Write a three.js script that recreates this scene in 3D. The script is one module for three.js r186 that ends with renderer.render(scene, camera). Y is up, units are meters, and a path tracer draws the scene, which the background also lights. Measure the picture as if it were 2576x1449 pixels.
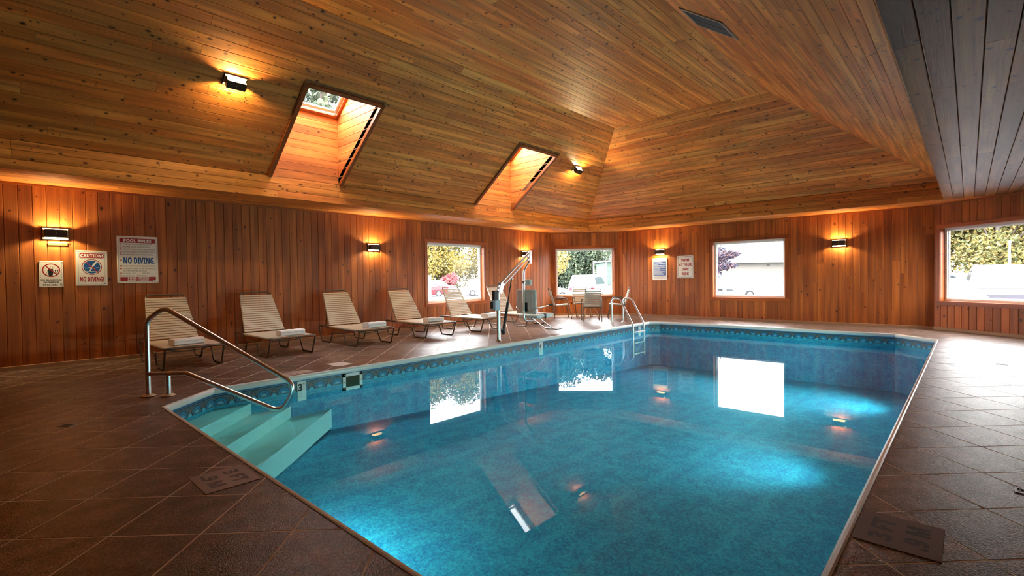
import * as THREE from 'three';
import { mergeGeometries } from 'three/addons/utils/BufferGeometryUtils.js';
import { RoundedBoxGeometry } from 'three/addons/geometries/RoundedBoxGeometry.js';

// ---------------------------------------------------------------- camera, sky, exposure
const scene = new THREE.Scene();
const camera = new THREE.PerspectiveCamera(60.66, 2576 / 1449, 0.05, 400);
camera.position.set(9.0642, 1.1003, 12.7349);
camera.rotation.set(-0.0185, 0.7483, -0.0133, 'YXZ');
const renderer = new THREE.WebGLRenderer({ antialias: true });
renderer.toneMapping = THREE.LinearToneMapping;
renderer.toneMappingExposure = 1.68;
renderer.shadowMap.enabled = true;
scene.background = new THREE.Color().setRGB(0.97, 0.985, 1.0);   // bright even overcast
scene.backgroundIntensity = 14.0;
const LAMP = { color: [1.0, 0.77, 0.4], wall: 2.1, ceiling: 2.1 };

// ---------------------------------------------------------------- helpers
let seed = 20240611;
const rnd = () => { seed = (seed + 0x6d2b79f5) | 0; let t = Math.imul(seed ^ (seed >>> 15), 1 | seed); t = (t + Math.imul(t ^ (t >>> 7), 61 | t)) ^ t; return ((t ^ (t >>> 14)) >>> 0) / 4294967296; };
const rr = (a, b) => a + (b - a) * rnd();
const V3 = (x, y, z) => new THREE.Vector3(x, y, z);
const taken = new Map();
const numbered = (n) => { const k = taken.get(n) ?? 0; taken.set(n, k + 1); return k ? n + '_' + String(k).padStart(3, '0') : n; };
const shade = (o) => { o.castShadow = o.receiveShadow = true; return o; };
function mesh(name, geo, mat, parent) {
  const m = shade(new THREE.Mesh(Array.isArray(geo) ? join(geo) : geo, mat));
  m.name = parent ? name : numbered(name);
  (parent ?? scene).add(m);
  return m;
}
function tag(o, label, category, group, kind) { o.userData = { label, category }; if (group) o.userData.group = group; if (kind) o.userData.kind = kind; return o; }
function struct(o, label, category) { return tag(o, label, category, null, 'structure'); }
function thing(name, label, category, [x, y, z] = [0, 0, 0], turn = 0, group) {
  const o = new THREE.Group(); o.name = numbered(name); o.position.set(x, y, z); o.rotation.y = turn; scene.add(o);
  return tag(o, label, category, group);
}
function dup(root, [x, y, z], turn, label) {
  const c = root.clone(); c.name = numbered(root.name.replace(/_\d{3}$/, '')); c.position.set(x, y, z); c.rotation.set(0, turn, 0);
  c.userData = { ...root.userData, label }; scene.add(c); return c;
}
function norm(g) {
  let h = g.index ? g.toNonIndexed() : g.clone();
  for (const k of Object.keys(h.attributes)) if (!['position', 'normal', 'uv'].includes(k)) h.deleteAttribute(k);
  if (!h.attributes.normal) h.computeVertexNormals();
  if (!h.attributes.uv) h.setAttribute('uv', new THREE.BufferAttribute(new Float32Array(h.attributes.position.count * 2), 2));
  return h;
}
const join = (list) => mergeGeometries(list.map(norm));
const at = (g, x = 0, y = 0, z = 0, rx = 0, ry = 0, rz = 0) => { g.applyMatrix4(new THREE.Matrix4().makeRotationFromEuler(new THREE.Euler(rx, ry, rz))); return g.translate(x, y, z); };
const box = (w, h, d, x = 0, y = 0, z = 0, rx = 0, ry = 0, rz = 0) => at(new THREE.BoxGeometry(w, h, d), x, y, z, rx, ry, rz);
const rbox = (w, h, d, r, x = 0, y = 0, z = 0, rx = 0, ry = 0, rz = 0, s = 2) => at(new RoundedBoxGeometry(w, h, d, s, r), x, y, z, rx, ry, rz);
const cyl = (r0, r1, h, x = 0, y = 0, z = 0, rx = 0, ry = 0, rz = 0, n = 20) => at(new THREE.CylinderGeometry(r0, r1, h, n), x, y, z, rx, ry, rz);
// polyline with rounded corners
function bend(pts, rad, closed = false) {
  const p = pts.map((a) => (a.isVector3 ? a : V3(...a))), out = [], n = p.length;
  for (let i = 0; i < n; i++) {
    if (!closed && (i === 0 || i === n - 1)) { out.push(p[i].clone()); continue; }
    const a = p[(i + n - 1) % n], b = p[i], c = p[(i + 1) % n], r = Array.isArray(rad) ? rad[i] : rad;
    const d0 = a.clone().sub(b), d1 = c.clone().sub(b), l0 = d0.length(), l1 = d1.length(); d0.normalize(); d1.normalize();
    const ang = Math.acos(Math.max(-1, Math.min(1, d0.dot(d1))));
    let t = Math.min(r / Math.tan(ang / 2), l0 * 0.48, l1 * 0.48);
    if (!(t > 1e-4) || ang > 3.1) { out.push(b.clone()); continue; }
    const A = b.clone().addScaledVector(d0, t), C = b.clone().addScaledVector(d1, t), k = 7;
    for (let j = 0; j <= k; j++) { const s = j / k; out.push(A.clone().multiplyScalar((1 - s) * (1 - s)).addScaledVector(b, 2 * s * (1 - s)).addScaledVector(C, s * s)); }
  }
  if (closed) out.push(out[0].clone());
  return out;
}
function tube(pts, r, n = 10) {
  const P = pts.map((a) => (a.isVector3 ? a : V3(...a))), pos = [], nor = [], uv = [], idx = [], m = P.length;
  const closed = P[0].distanceTo(P[m - 1]) < 1e-6; let N = null, len = 0;
  for (let i = 0; i < m; i++) {
    const a = closed && i === 0 ? P[m - 2] : P[Math.max(0, i - 1)], b = closed && i === m - 1 ? P[1] : P[Math.min(m - 1, i + 1)], T = b.clone().sub(a).normalize();
    if (!N) { N = Math.abs(T.y) < 0.9 ? V3(0, 1, 0) : V3(1, 0, 0); }
    N.addScaledVector(T, -N.dot(T)).normalize(); const Bv = T.clone().cross(N);
    if (i) len += P[i].distanceTo(P[i - 1]);
    for (let j = 0; j <= n; j++) { const q = j / n * Math.PI * 2, c = Math.cos(q), s = Math.sin(q), x = N.clone().multiplyScalar(c).addScaledVector(Bv, s); nor.push(x.x, x.y, x.z); pos.push(P[i].x + x.x * r, P[i].y + x.y * r, P[i].z + x.z * r); uv.push(j / n, len); }
    if (i) for (let j = 0; j < n; j++) { const o = (i - 1) * (n + 1) + j; idx.push(o, o + 1, o + n + 1, o + 1, o + n + 2, o + n + 1); }
  }
  if (!closed) for (const [i, s] of [[0, -1], [m - 1, 1]]) {
    const T = P[Math.min(m - 1, i + 1)].clone().sub(P[Math.max(0, i - 1)]).normalize().multiplyScalar(s), o = pos.length / 3;
    pos.push(P[i].x, P[i].y, P[i].z); nor.push(T.x, T.y, T.z); uv.push(0, 0);
    for (let j = 0; j <= n; j++) { const k = (i * (n + 1) + j) * 3; pos.push(pos[k], pos[k + 1], pos[k + 2]); nor.push(T.x, T.y, T.z); uv.push(0, 0); }
    for (let j = 0; j < n; j++) s < 0 ? idx.push(o, o + 2 + j, o + 1 + j) : idx.push(o, o + 1 + j, o + 2 + j);
  }
  const g = new THREE.BufferGeometry();
  g.setAttribute('position', new THREE.Float32BufferAttribute(pos, 3)); g.setAttribute('normal', new THREE.Float32BufferAttribute(nor, 3)); g.setAttribute('uv', new THREE.Float32BufferAttribute(uv, 2));
  g.setIndex(idx); return g;
}
const quadGeo = () => ({ p: [], n: [], t: [] });
function quad(q, a, b, c, d, ta = [0, 0], tb = [1, 0], tc = [1, 1], td = [0, 1]) {
  const n = b.clone().sub(a).cross(d.clone().sub(a)).normalize();
  for (const [v, t] of [[a, ta], [b, tb], [c, tc], [a, ta], [c, tc], [d, td]]) { q.p.push(v.x, v.y, v.z); q.n.push(n.x, n.y, n.z); q.t.push(t[0], t[1]); }
}
function finish(q) {
  const g = new THREE.BufferGeometry();
  g.setAttribute('position', new THREE.Float32BufferAttribute(q.p, 3)); g.setAttribute('normal', new THREE.Float32BufferAttribute(q.n, 3)); g.setAttribute('uv', new THREE.Float32BufferAttribute(q.t, 2)); return g;
}

// ---------------------------------------------------------------- textures
const NS = 512, lattice = new Float32Array(NS * NS); for (let i = 0; i < lattice.length; i++) lattice[i] = rnd();
function vn(x, y, px = NS, py = NS) {          // value noise, periodic in px, py cells
  const x0 = Math.floor(x), y0 = Math.floor(y), fx = x - x0, fy = y - y0, sx = fx * fx * (3 - 2 * fx), sy = fy * fy * (3 - 2 * fy);
  const a = ((x0 % px) + px) % px, b = ((x0 + 1) % px + px) % px, c = ((y0 % py) + py) % py * NS, d = ((y0 + 1) % py + py) % py * NS;
  const p = lattice[c + a], q = lattice[c + b], r = lattice[d + a], s = lattice[d + b];
  return p + (q - p) * sx + (r - p + (p - q - r + s) * sx) * sy;
}
function dataTex(data, w, h, srgb) {
  const t = new THREE.DataTexture(data, w, h); t.wrapS = t.wrapT = THREE.RepeatWrapping; t.magFilter = THREE.LinearFilter; t.minFilter = THREE.LinearFilter;
  if (srgb) t.colorSpace = THREE.SRGBColorSpace; t.needsUpdate = true; return t;
}
const LANES = 12, LW = 0.1334, TL = 4;          // wood texture: 12 boards of 4 m
function woodMaps(knotRate, streak, rough) {
  const W = 2048, hh = 86, H = LANES * hh, col = new Uint8Array(W * H * 4), bmp = new Uint8Array(W * H * 4);
  for (let l = 0; l < LANES; l++) {
    const tone = rr(0.92, 1.06), warm = rr(-0.05, 0.05), freq = rr(28, 70), cx = rr(-0.04, 0.17), knots = [], o = Math.floor(rr(0, 400));
    for (let k = 0; k < knotRate; k++) { const s = rnd(); knots.push([rr(0, TL), rr(0.012, 0.12), s < 0.7 ? rr(0.0025, 0.005) : rr(0.005, 0.011), rr(1, 1.9), rnd() < 0.7]); }
    for (let y = 0; y < hh; y++) for (let x = 0; x < W; x++) {
      const u = x / W * TL, v = y / hh * LW;
      let w = v + 0.022 * (vn(u * 2 + o, l * 7.3, 8) - 0.5) + 0.006 * (vn(u * 9 + o, l * 3.1 + v * 30, 36) - 0.5), dark = 1, kn = 0;
      for (const [ku, kv, kr, ks, hard] of knots) {
        let du = u - ku; if (du > TL / 2) du -= TL; if (du < -TL / 2) du += TL;
        const dv = v - kv; if (Math.abs(du) > kr * 10 || Math.abs(dv) > kr * 6) continue;
        const d = Math.hypot(du / (kr * ks), dv / kr) * (0.85 + 0.3 * vn(u * 160, v * 160));
        w += Math.sign(dv) * kr * 0.8 * Math.exp(-d * d / 6);
        if (d < 1) { dark *= hard ? 0.22 + 0.3 * d * d : 0.5; kn = 1; } else if (d < 2.4) dark *= 1 - 0.35 * (2.4 - d) / 1.4;
      }
      const ring = Math.abs(w - cx) * freq, fr = ring - Math.floor(ring), late = Math.pow(fr, 3) * (0.6 + 0.6 * vn(u * 1.5 + o, ring, 6));
      const st = vn(u * 14 + o, v * 2600 + l * 31, 56), st2 = vn(u * 3 + o * 2, v * 420 + l * 17, 12), blot = vn(u * 1.5 + o, v * 22 + l * 9, 6);
      let f = tone * (1 - 0.13 * late - streak * (st - 0.5) - 0.12 * (st2 - 0.5) - 0.3 * (blot - 0.5)) * dark;
      const i = ((l * hh + y) * W + x) * 4;
      col[i] = Math.max(0, Math.min(255, 230 * f * (1 + warm * 0.4))); col[i + 1] = Math.max(0, Math.min(255, 170 * Math.pow(Math.max(f, 0), 1.2))); col[i + 2] = Math.max(0, Math.min(255, 88 * Math.pow(Math.max(f, 0), 1.4) * (1 - warm))); col[i + 3] = 255;
      const b = 170 - 30 * late - rough * (st - 0.5) - 24 * (st2 - 0.5) - kn * 40; bmp[i] = bmp[i + 1] = bmp[i + 2] = Math.max(0, Math.min(255, b)); bmp[i + 3] = 255;
    }
  }
  return [dataTex(col, W, H, true), dataTex(bmp, W, H, false)];
}
const [wallWood, wallBump] = woodMaps(6, 0.07, 40), [knotWood, knotBump] = woodMaps(20, 0.09, 60);
const woodSet = (map, bump, tints, roughness, bumpScale) => tints.map((c) => new THREE.MeshStandardMaterial({ map, bumpMap: bump, bumpScale, color: new THREE.Color(c), roughness }));
const M = {};
M.wall = woodSet(wallWood, wallBump, ['#cc9c78', '#c69672', '#c0906c', '#d0a07c', '#bc8e6c'], 0.55, 0.0006);
M.ceil = woodSet(knotWood, knotBump, ['#ffdac0', '#ffd0b2', '#ffe2cc', '#f8c4a2', '#ffd6ba'], 0.5, 0.0006);
M.old = woodSet(knotWood, knotBump, ['#bba58e', '#aa947e', '#c8b198', '#9c8672'], 0.4, 0.0022);
M.red = woodSet(wallWood, wallBump, ['#f6d0bc', '#efc0aa', '#fad8c8'], 0.55, 0.0006);
M.trim = woodSet(wallWood, wallBump, ['#c08a64', '#b07d5a'], 0.42, 0.0005);
M.base = new THREE.MeshStandardMaterial({ color: '#a88565', roughness: 0.6 });
M.back = new THREE.MeshStandardMaterial({ color: '#8a6244', roughness: 0.9 });
const std = (color, roughness = 0.5, metalness = 0, extra = {}) => new THREE.MeshStandardMaterial({ color: new THREE.Color(color), roughness, metalness, ...extra });

// ---------------------------------------------------------------- boarded surfaces
// frame: O origin, U along the boards, N into the room, V = N x U across them
const frame = (O, U, N) => { const u = V3(...U).normalize(), n = V3(...N).normalize(); return { O: V3(...O), U: u, N: n, V: n.clone().cross(u) }; };
const P3 = (f, u, v, n = 0) => f.O.clone().addScaledVector(f.U, u).addScaledVector(f.V, v).addScaledVector(f.N, n);
const T = 0.018;
function plank(f, va, vb, a0, b0, a1, b1, ch = 0.004, gap = 0.0014) {   // a = start, b = end of the board at edges va and vb
  const q = quadGeo(), lane = Math.floor(rnd() * LANES), uo = rr(0, TL), w = vb - va, k = (v) => (vb > va ? (v - va) / w : 0);
  const S = (v) => a0 + (a1 - a0) * k(v) + gap, E = (v) => b0 + (b1 - b0) * k(v) - gap;
  const t = (u, v) => [(u + uo) / TL, (lane + 0.02 + 0.96 * Math.min(1, (v - va) / LW)) / LANES];
  const lo = va + gap, hi = vb - gap, l2 = lo + ch, h2 = hi - ch;
  const strip = (v0, n0, v1, n1) => quad(q, P3(f, S(v0), v0, n0), P3(f, E(v0), v0, n0), P3(f, E(v1), v1, n1), P3(f, S(v1), v1, n1), t(S(v0), v0), t(E(v0), v0), t(E(v1), v1), t(S(v1), v1));
  strip(l2, 0, h2, 0); strip(lo, -ch, l2, 0); strip(h2, 0, hi, -ch); strip(lo, -T, lo, -ch); strip(hi, -ch, hi, -T);
  const e = (u, s) => { const x = [P3(f, u(lo), lo, -T), P3(f, u(lo), lo, -ch), P3(f, u(l2), l2, 0), P3(f, u(h2), h2, 0), P3(f, u(hi), hi, -ch), P3(f, u(hi), hi, -T)]; if (s) x.reverse(); quad(q, x[0], x[1], x[4], x[5]); quad(q, x[1], x[2], x[3], x[4]); };
  e(S, true); e(E, false);
  return finish(q);
}
// rows of boards from v0 to v1; uMin(v), uMax(v) bound them; holes are [u0, u1, v0, v1]
function boards(parent, f, v0, v1, width, uMin, uMax, mats, { holes = [], len = [2, 4], name = 'board', joints = true } = {}) {
  const rows = Math.max(1, Math.round((v1 - v0) / width)), w = (v1 - v0) / rows;
  for (let r = 0; r < rows; r++) {
    const va = v0 + r * w, vb = va + w, cuts = [va, vb];
    for (const h of holes) for (const e of [h[2], h[3]]) if (e > va + 0.004 && e < vb - 0.004) cuts.push(e);
    cuts.sort((a, b) => a - b);
    const ends = []; if (joints) { let u = Math.min(uMin(va), uMin(vb)) + rr(0.4, len[1]); const e = Math.max(uMax(va), uMax(vb)); while (u < e) { ends.push(u); u += rr(len[0], len[1]); } }
    for (let c = 0; c + 1 < cuts.length; c++) {
      const a = cuts[c], b = cuts[c + 1], mid = (a + b) / 2;
      let spans = [[uMin(a), uMax(a), uMin(b), uMax(b)]];
      for (const h of holes) if (mid > h[2] && mid < h[3]) spans = spans.flatMap(([s0, e0, s1, e1]) => { const o = []; if (h[0] >= Math.max(e0, e1) || h[1] <= Math.min(s0, s1)) return [[s0, e0, s1, e1]]; if (h[0] > Math.max(s0, s1) + 0.005) o.push([s0, h[0], s1, h[0]]); if (h[1] < Math.min(e0, e1) - 0.005) o.push([h[1], e0, h[1], e1]); return o; });
      for (let [s0, e0, s1, e1] of spans) {
        for (const j of ends) if (j > Math.max(s0, s1) + 0.25 && j < Math.min(e0, e1) - 0.25) { mesh(name, plank(f, a, b, s0, j, s1, j), mats[Math.floor(rnd() * mats.length)], parent); s0 = s1 = j; }
        if (e0 - s0 > 0.004 || e1 - s1 > 0.004) mesh(name, plank(f, a, b, s0, Math.max(e0, s0 + 0.002), s1, Math.max(e1, s1 + 0.002)), mats[Math.floor(rnd() * mats.length)], parent);
      }
    }
  }
}
function slab(name, f, outline, holes, thick, mat, start = T) {         // a solid panel behind the boards
  const s = new THREE.Shape(outline.map(([u, v]) => new THREE.Vector2(u, v)));
  for (const h of holes) s.holes.push(new THREE.Path(h.map(([u, v]) => new THREE.Vector2(u, v))));
  const g = new THREE.ExtrudeGeometry(s, { depth: thick, bevelEnabled: false });
  const m = new THREE.Matrix4().makeBasis(f.U, f.V, f.N); m.setPosition(f.O.clone().addScaledVector(f.N, -start - thick)); g.applyMatrix4(m);
  return mesh(name, g, mat);
}
const rect = (u0, u1, v0, v1) => [[u0, v0], [u1, v0], [u1, v1], [u0, v1]];

// room measures
const H = 2.44, XR = 10.08, L = 16.2, CX = 1.52, CZ = 1.26, BX = 8.564;            // eaves height, right wall, near wall, corner cuts
const FX = 1.022, FZ = 0.784, FR = 8.721, FN = L - 0.784, HF = 2.775;               // opening of the raised ceiling
const AX = 3.208, BXT = 6.339, AZ = 2.972, BZ = L - 2.972, HC = 4.46;               // flat top
const WIN = { y0: 0.485, y1: 2.045, w: 1.9 };

// ---------------------------------------------------------------- windows
M.vinyl = std('#e9ebe6', 0.45); M.glass = new THREE.MeshPhysicalMaterial({ color: '#ffffff', transmission: 1, thickness: 0, roughness: 0, ior: 1.5, specularIntensity: 0.15 });
let winNo = 0;
function windowIn(f, vc, w, label) {                                       // f has U up; vc centre across
  const g = new THREE.Group(); g.name = 'window_' + ++winNo; scene.add(g); struct(g, label, 'window');
  const y0 = WIN.y0, y1 = WIN.y1, c = 0.075, v0 = vc - w / 2, v1 = vc + w / 2, wood = () => M.trim[Math.floor(rnd() * 2)];
  const bar = (name, u0, u1, va, vb, n0, n1, mat, par = g) => { const q = quadGeo(), p = (u, v, n) => P3(f, u, v, n);
    const C = [[u0, va], [u1, va], [u1, vb], [u0, vb]];
    const lane = Math.floor(rnd() * LANES), uo = rr(0, TL), long = u1 - u0 > vb - va, t = (u, v, n) => long ? [(u + uo) / TL, (lane + 0.05 + Math.min(0.9, (v - va + n1 - n) / LW)) / LANES] : [(v + uo) / TL, (lane + 0.05 + Math.min(0.9, (u - u0 + n1 - n) / LW)) / LANES];
    quad(q, ...C.map(([u, v]) => p(u, v, n1)), ...C.map(([u, v]) => t(u, v, n1)));
    for (let i = 0; i < 4; i++) { const a = C[i], b = C[(i + 1) % 4]; quad(q, p(...b, n1), p(...a, n1), p(...a, n0), p(...b, n0), t(...b, n1), t(...a, n1), t(...a, n0), t(...b, n0)); }
    return mesh(name, finish(q), mat, par); };
  for (const [a, b, d, e] of [[y1 - c, y1, v0, v1], [y0, y0 + c, v0, v1], [y0 + c, y1 - c, v0, v0 + c], [y0 + c, y1 - c, v1 - c, v1]]) bar('casing', a, b, d, e, -0.004, 0.02, wood());
  const j = 0.02, a0 = y0 + c, a1 = y1 - c, b0 = v0 + c, b1 = v1 - c;        // jambs line the opening
  for (const [a, b, d, e] of [[a1 - 0.004, a1 + j, b0, b1], [a0 - j, a0 + 0.004, b0, b1], [a0, a1, b0 - j, b0 + 0.004], [a0, a1, b1 - 0.004, b1 + j]]) bar('jamb', a, b, d, e, -0.17, 0, wood());
  const fr = 0.045, n0 = -0.15, n1 = -0.085, s0 = a0 + 0.004, s1 = a1 - 0.004, t0 = b0 + 0.004, t1 = b1 - 0.004;
  for (const [a, b, d, e] of [[s1 - fr, s1, t0, t1], [s0, s0 + fr, t0, t1], [s0 + fr, s1 - fr, t0, t0 + fr], [s0 + fr, s1 - fr, t1 - fr, t1]]) { bar('sash_frame', a, b, d, e, n0, n1, M.vinyl); }
  for (const [a, b, d, e] of [[s1 - fr - 0.016, s1 - fr, t0 + fr, t1 - fr], [s0 + fr, s0 + fr + 0.016, t0 + fr, t1 - fr], [s0 + fr, s1 - fr, t0 + fr, t0 + fr + 0.016], [s0 + fr, s1 - fr, t1 - fr - 0.016, t1 - fr]]) bar('glazing_bead', a, b, d, e, n0 + 0.01, n1 - 0.025, M.vinyl);
  const q = quadGeo(); quad(q, P3(f, s0 + fr, t0 + fr, -0.12), P3(f, s1 - fr, t0 + fr, -0.12), P3(f, s1 - fr, t1 - fr, -0.12), P3(f, s0 + fr, t1 - fr, -0.12)); mesh('pane', finish(q), M.glass, g);
  return [a0 - 0.002, a1 + 0.002, b0 - 0.002, b1 + 0.002];
}

// ---------------------------------------------------------------- walls
function wall(name, f, width, label, win) {
  const holes = win ? [windowIn(f, win[0], win[1], win[2])] : [];
  const s = slab(name, f, rect(-0.6, H + 0.12, -0.1, width + 0.1), holes.map((h) => rect(...h)), 0.16, M.back); struct(s, label, 'wall');
  boards(s, f, 0, width, 0.1335, () => 0, () => H, M.wall, { holes, len: [0.9, 2.6], joints: name !== 'wall_left' });
  mesh('baseboard', (() => { const q = quadGeo(), c = [[0, 0], [0.014, 0], [0.014, 0.05], [0, 0.055]]; for (let i = 1; i < 4; i++) { const a = c[i], b = c[(i + 1) % 4]; quad(q, P3(f, a[1], 0, a[0]), P3(f, a[1], width, a[0]), P3(f, b[1], width, b[0]), P3(f, b[1], 0, b[0])); } return finish(q); })(), M.base, s).material.side = THREE.DoubleSide;
  mesh('cornice', (() => { const q = quadGeo(); for (const [a, b] of [[[0, H - 0.03], [0.012, H - 0.03]], [[0.012, H - 0.03], [0.012, H]]]) quad(q, P3(f, a[1], 0, a[0]), P3(f, b[1], 0, b[0]), P3(f, b[1], width, b[0]), P3(f, a[1], width, a[0]), [0, 0], [0, 0.02], [width / TL, 0.02], [width / TL, 0]); return finish(q); })(), M.trim[1], s);
  return s;
}
const UP = [0, 1, 0], cl = Math.hypot(CX, CZ), nx = CZ / cl, nz = CX / cl;
const fL = frame([0, 0, CZ], UP, [1, 0, 0]), fBL = frame([CX, 0, 0], UP, [nx, 0, nz]), fB = frame([BX, 0, 0], UP, [0, 0, 1]), fBR = frame([XR, 0, CZ], UP, [-nx, 0, nz]);
const fR = frame([XR, 0, L - CZ], UP, [-1, 0, 0]), fN = frame([CX, 0, L], UP, [0, 0, -1]), fNL = frame([0, 0, L - CZ], UP, [nx, 0, -nz]), fNR = frame([BX, 0, L], UP, [-nx, 0, -nz]);
wall('wall_left', fL, L - 2 * CZ, 'long wall of upright cedar boards behind the loungers', [4.917 - CZ, 1.93, 'picture window behind a lounger, yellow trees and a red car outside']);
wall('wall_back_left', fBL, cl, 'short angled wall of cedar boards behind the table and chairs', [cl - cl / 2 - 0.0, 1.86, 'picture window behind the table, evergreen trees outside']);
wall('wall_back', fB, BX - CX, 'end wall of upright cedar boards beyond the pool', [BX - 5.098, 1.81, 'picture window in the end wall, grey roofed building outside']);
wall('wall_back_right', fBR, cl, 'short angled wall of cedar boards at the far end of the right deck', [cl / 2, 1.86, 'picture window above the right deck, large dark vehicle outside']);
wall('wall_right', fR, L - 2 * CZ, 'long wall of upright cedar boards beside the right deck', null);
wall('wall_front', fN, BX - CX, 'end wall of upright cedar boards at the shallow end', null);
wall('wall_front_left', fNL, cl, 'angled wall of cedar boards at the shallow end, left side', null);
wall('wall_front_right', fNR, cl, 'angled wall of cedar boards at the shallow end, right side', null);

// ---------------------------------------------------------------- ceilings
{
  const f = frame([0, H, 0], [1, 0, 0], [0, -1, 0]);                          // V = +z
  const e = 0.14, oct = [[CX - e, -e], [BX + e, -e], [XR + e, CZ - e], [XR + e, L - CZ + e], [BX + e, L + e], [CX - e, L + e], [-e, L - CZ + e], [-e, CZ - e]];
  const s = struct(slab('ceiling_soffit', f, oct, [rect(FX - T, FR + T, FZ - T, FN + T)], 0.1, M.back), 'low boarded soffit running round the room above the walls', 'ceiling');
  const xm = (z) => (z < CZ ? CX * (1 - z / CZ) : z > L - CZ ? CX * (1 - (L - z) / CZ) : 0), xM = (z) => XR - xm(z) * (XR - BX) / CX;
  boards(s, f, 0, FZ, 0.13, xm, xM, M.ceil);                                   // back strip, along x
  boards(s, frame([0, H, FN], [1, 0, 0], [0, -1, 0]), 0, L - FN, 0.13, (v) => xm(v + FN), (v) => xM(v + FN), M.ceil);
  const zm = (x) => (x < CX ? CZ * (1 - x / CX) : x > BX ? CZ * (x - BX) / (XR - BX) : 0);
  boards(s, frame([FX, H, 0], [0, 0, 1], [0, -1, 0]), 0, FX, 0.13, (v) => Math.max(FZ, zm(FX - v)), (v) => Math.min(FN, L - zm(FX - v)), M.ceil);
  boards(s, frame([XR, H, 0], [0, 0, 1], [0, -1, 0]), 0, XR - FR, 0.136, (v) => Math.max(FZ, zm(XR - v)), (v) => Math.min(FN, L - zm(XR - v)), M.old);
}
const SK = [[8.47, 9.6], [4.06, 5.22]], SX = 2.355, ROOF = (x) => 3.93 + 0.77 * (x - FX);
{
  const fascia = (name, O, U, N, len, label) => { const f = frame(O, U, N); const s = struct(slab(name, f, rect(-0.02, len + 0.02, -0.04, HF - H - 0.02), [], 0.05, M.back), label, 'ceiling'); boards(s, f, 0, HF - H, 0.112, () => 0, () => len, M.ceil, { len: [2.4, 4.5] }); };
  fascia('ceiling_fascia_left', [FX, HF, FZ], [0, 0, 1], [1, 0, 0], FN - FZ, 'upright band of three boards below the skylight slope');
  const vup = (name, O, U, N, len, label) => { const f = frame(O, U, N); const s = struct(slab(name, f, rect(-0.02, len + 0.02, 0.02, HF - H + 0.04), [], 0.05, M.back), label, 'ceiling'); boards(s, f, 0, HF - H, 0.112, () => 0, () => len, M.ceil, { len: [2.4, 4.5] }); };
  vup('ceiling_fascia_back', [FX, H, FZ], [1, 0, 0], [0, 0, 1], FR - FX, 'upright band of dark boards below the far slope');
  vup('ceiling_fascia_right', [FR, H, FZ], [0, 0, 1], [-1, 0, 0], FN - FZ, 'upright band of boards below the right slope');
  fascia('ceiling_fascia_front', [FX, HF, FN], [1, 0, 0], [0, 0, -1], FR - FX, 'upright band of boards below the near slope');
  // slopes
  const dx = AX - FX, dy = HC - HF, ls = Math.hypot(dx, dy), k = dx / ls;
  let f = frame([AX, HC, 0], [0, 0, 1], [dy, -dx, 0]);
  const vs = (AX - SX) / k, holes = SK.map(([a, b]) => [a, b, vs, ls + 0.001]);
  let s = struct(slab('ceiling_left', f, [[AZ - 0.05, -0.05], [BZ + 0.05, -0.05], [BZ + (ls) * k, ls], ...[...SK].flatMap(([a, b]) => [[b, ls], [b, vs], [a, vs], [a, ls]]), [AZ - ls * k, ls]], [], 0.08, M.back), 'left sloping ceiling of knotty boards with two skylights', 'ceiling');
  boards(s, f, 0, ls, 0.131, (v) => AZ - v * k, (v) => BZ + v * k, M.ceil, { holes, len: [1.6, 3.8] });
  f = frame([0, HF, FZ], [1, 0, 0], [0, -dx, dy]);
  const kr = (FR - BXT) / ls;
  s = struct(slab('ceiling_back', f, [[FX - 0.04, -0.04], [FR + 0.04, -0.04], [BXT + 0.05, ls + 0.05], [AX - 0.05, ls + 0.05]], [], 0.08, M.back), 'far sloping ceiling of long dark knotty boards', 'ceiling');
  boards(s, f, 0, ls, 0.131, (v) => FX + v * k, (v) => FR - v * kr, M.ceil, { len: [1.2, 3.2] });
  const rx = FR - BXT, lr = Math.hypot(rx, dy), kk = dx / lr;
  f = frame([FR, HF, 0], [0, 0, 1], [-dy, -rx, 0]);
  s = struct(slab('ceiling_right', f, [[FZ - 0.04, -0.04], [FN + 0.04, -0.04], [BZ + 0.05, lr + 0.05], [AZ - 0.05, lr + 0.05]], [], 0.08, M.back), 'right sloping ceiling of pale knotty boards with a vent grille', 'ceiling');
  boards(s, f, 0, lr, 0.131, (v) => FZ + v * kk, (v) => FN - v * kk, M.ceil, { len: [1.6, 3.8] });
  f = frame([0, HC, BZ], [1, 0, 0], [0, -dx, -dy]);
  s = struct(slab('ceiling_front', f, [[AX - 0.05, -0.05], [BXT + 0.05, -0.05], [FR + 0.04, ls + 0.04], [FX - 0.04, ls + 0.04]], [], 0.08, M.back), 'near sloping ceiling of knotty boards', 'ceiling');
  boards(s, f, 0, ls, 0.131, (v) => AX - v * k, (v) => BXT + v * kr, M.ceil, { len: [1.6, 3.8] });
  f = frame([BXT, HC, 0], [0, 0, 1], [0, -1, 0]);
  s = struct(slab('ceiling', f, rect(AZ - 0.06, BZ + 0.06, -0.06, BXT - AX + 0.06), [], 0.08, M.back), 'flat top of the raised ceiling, long knotty boards', 'ceiling');
  boards(s, f, 0, BXT - AX, 0.131, () => AZ, () => BZ, M.ceil, { len: [1.6, 3.8] });
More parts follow.
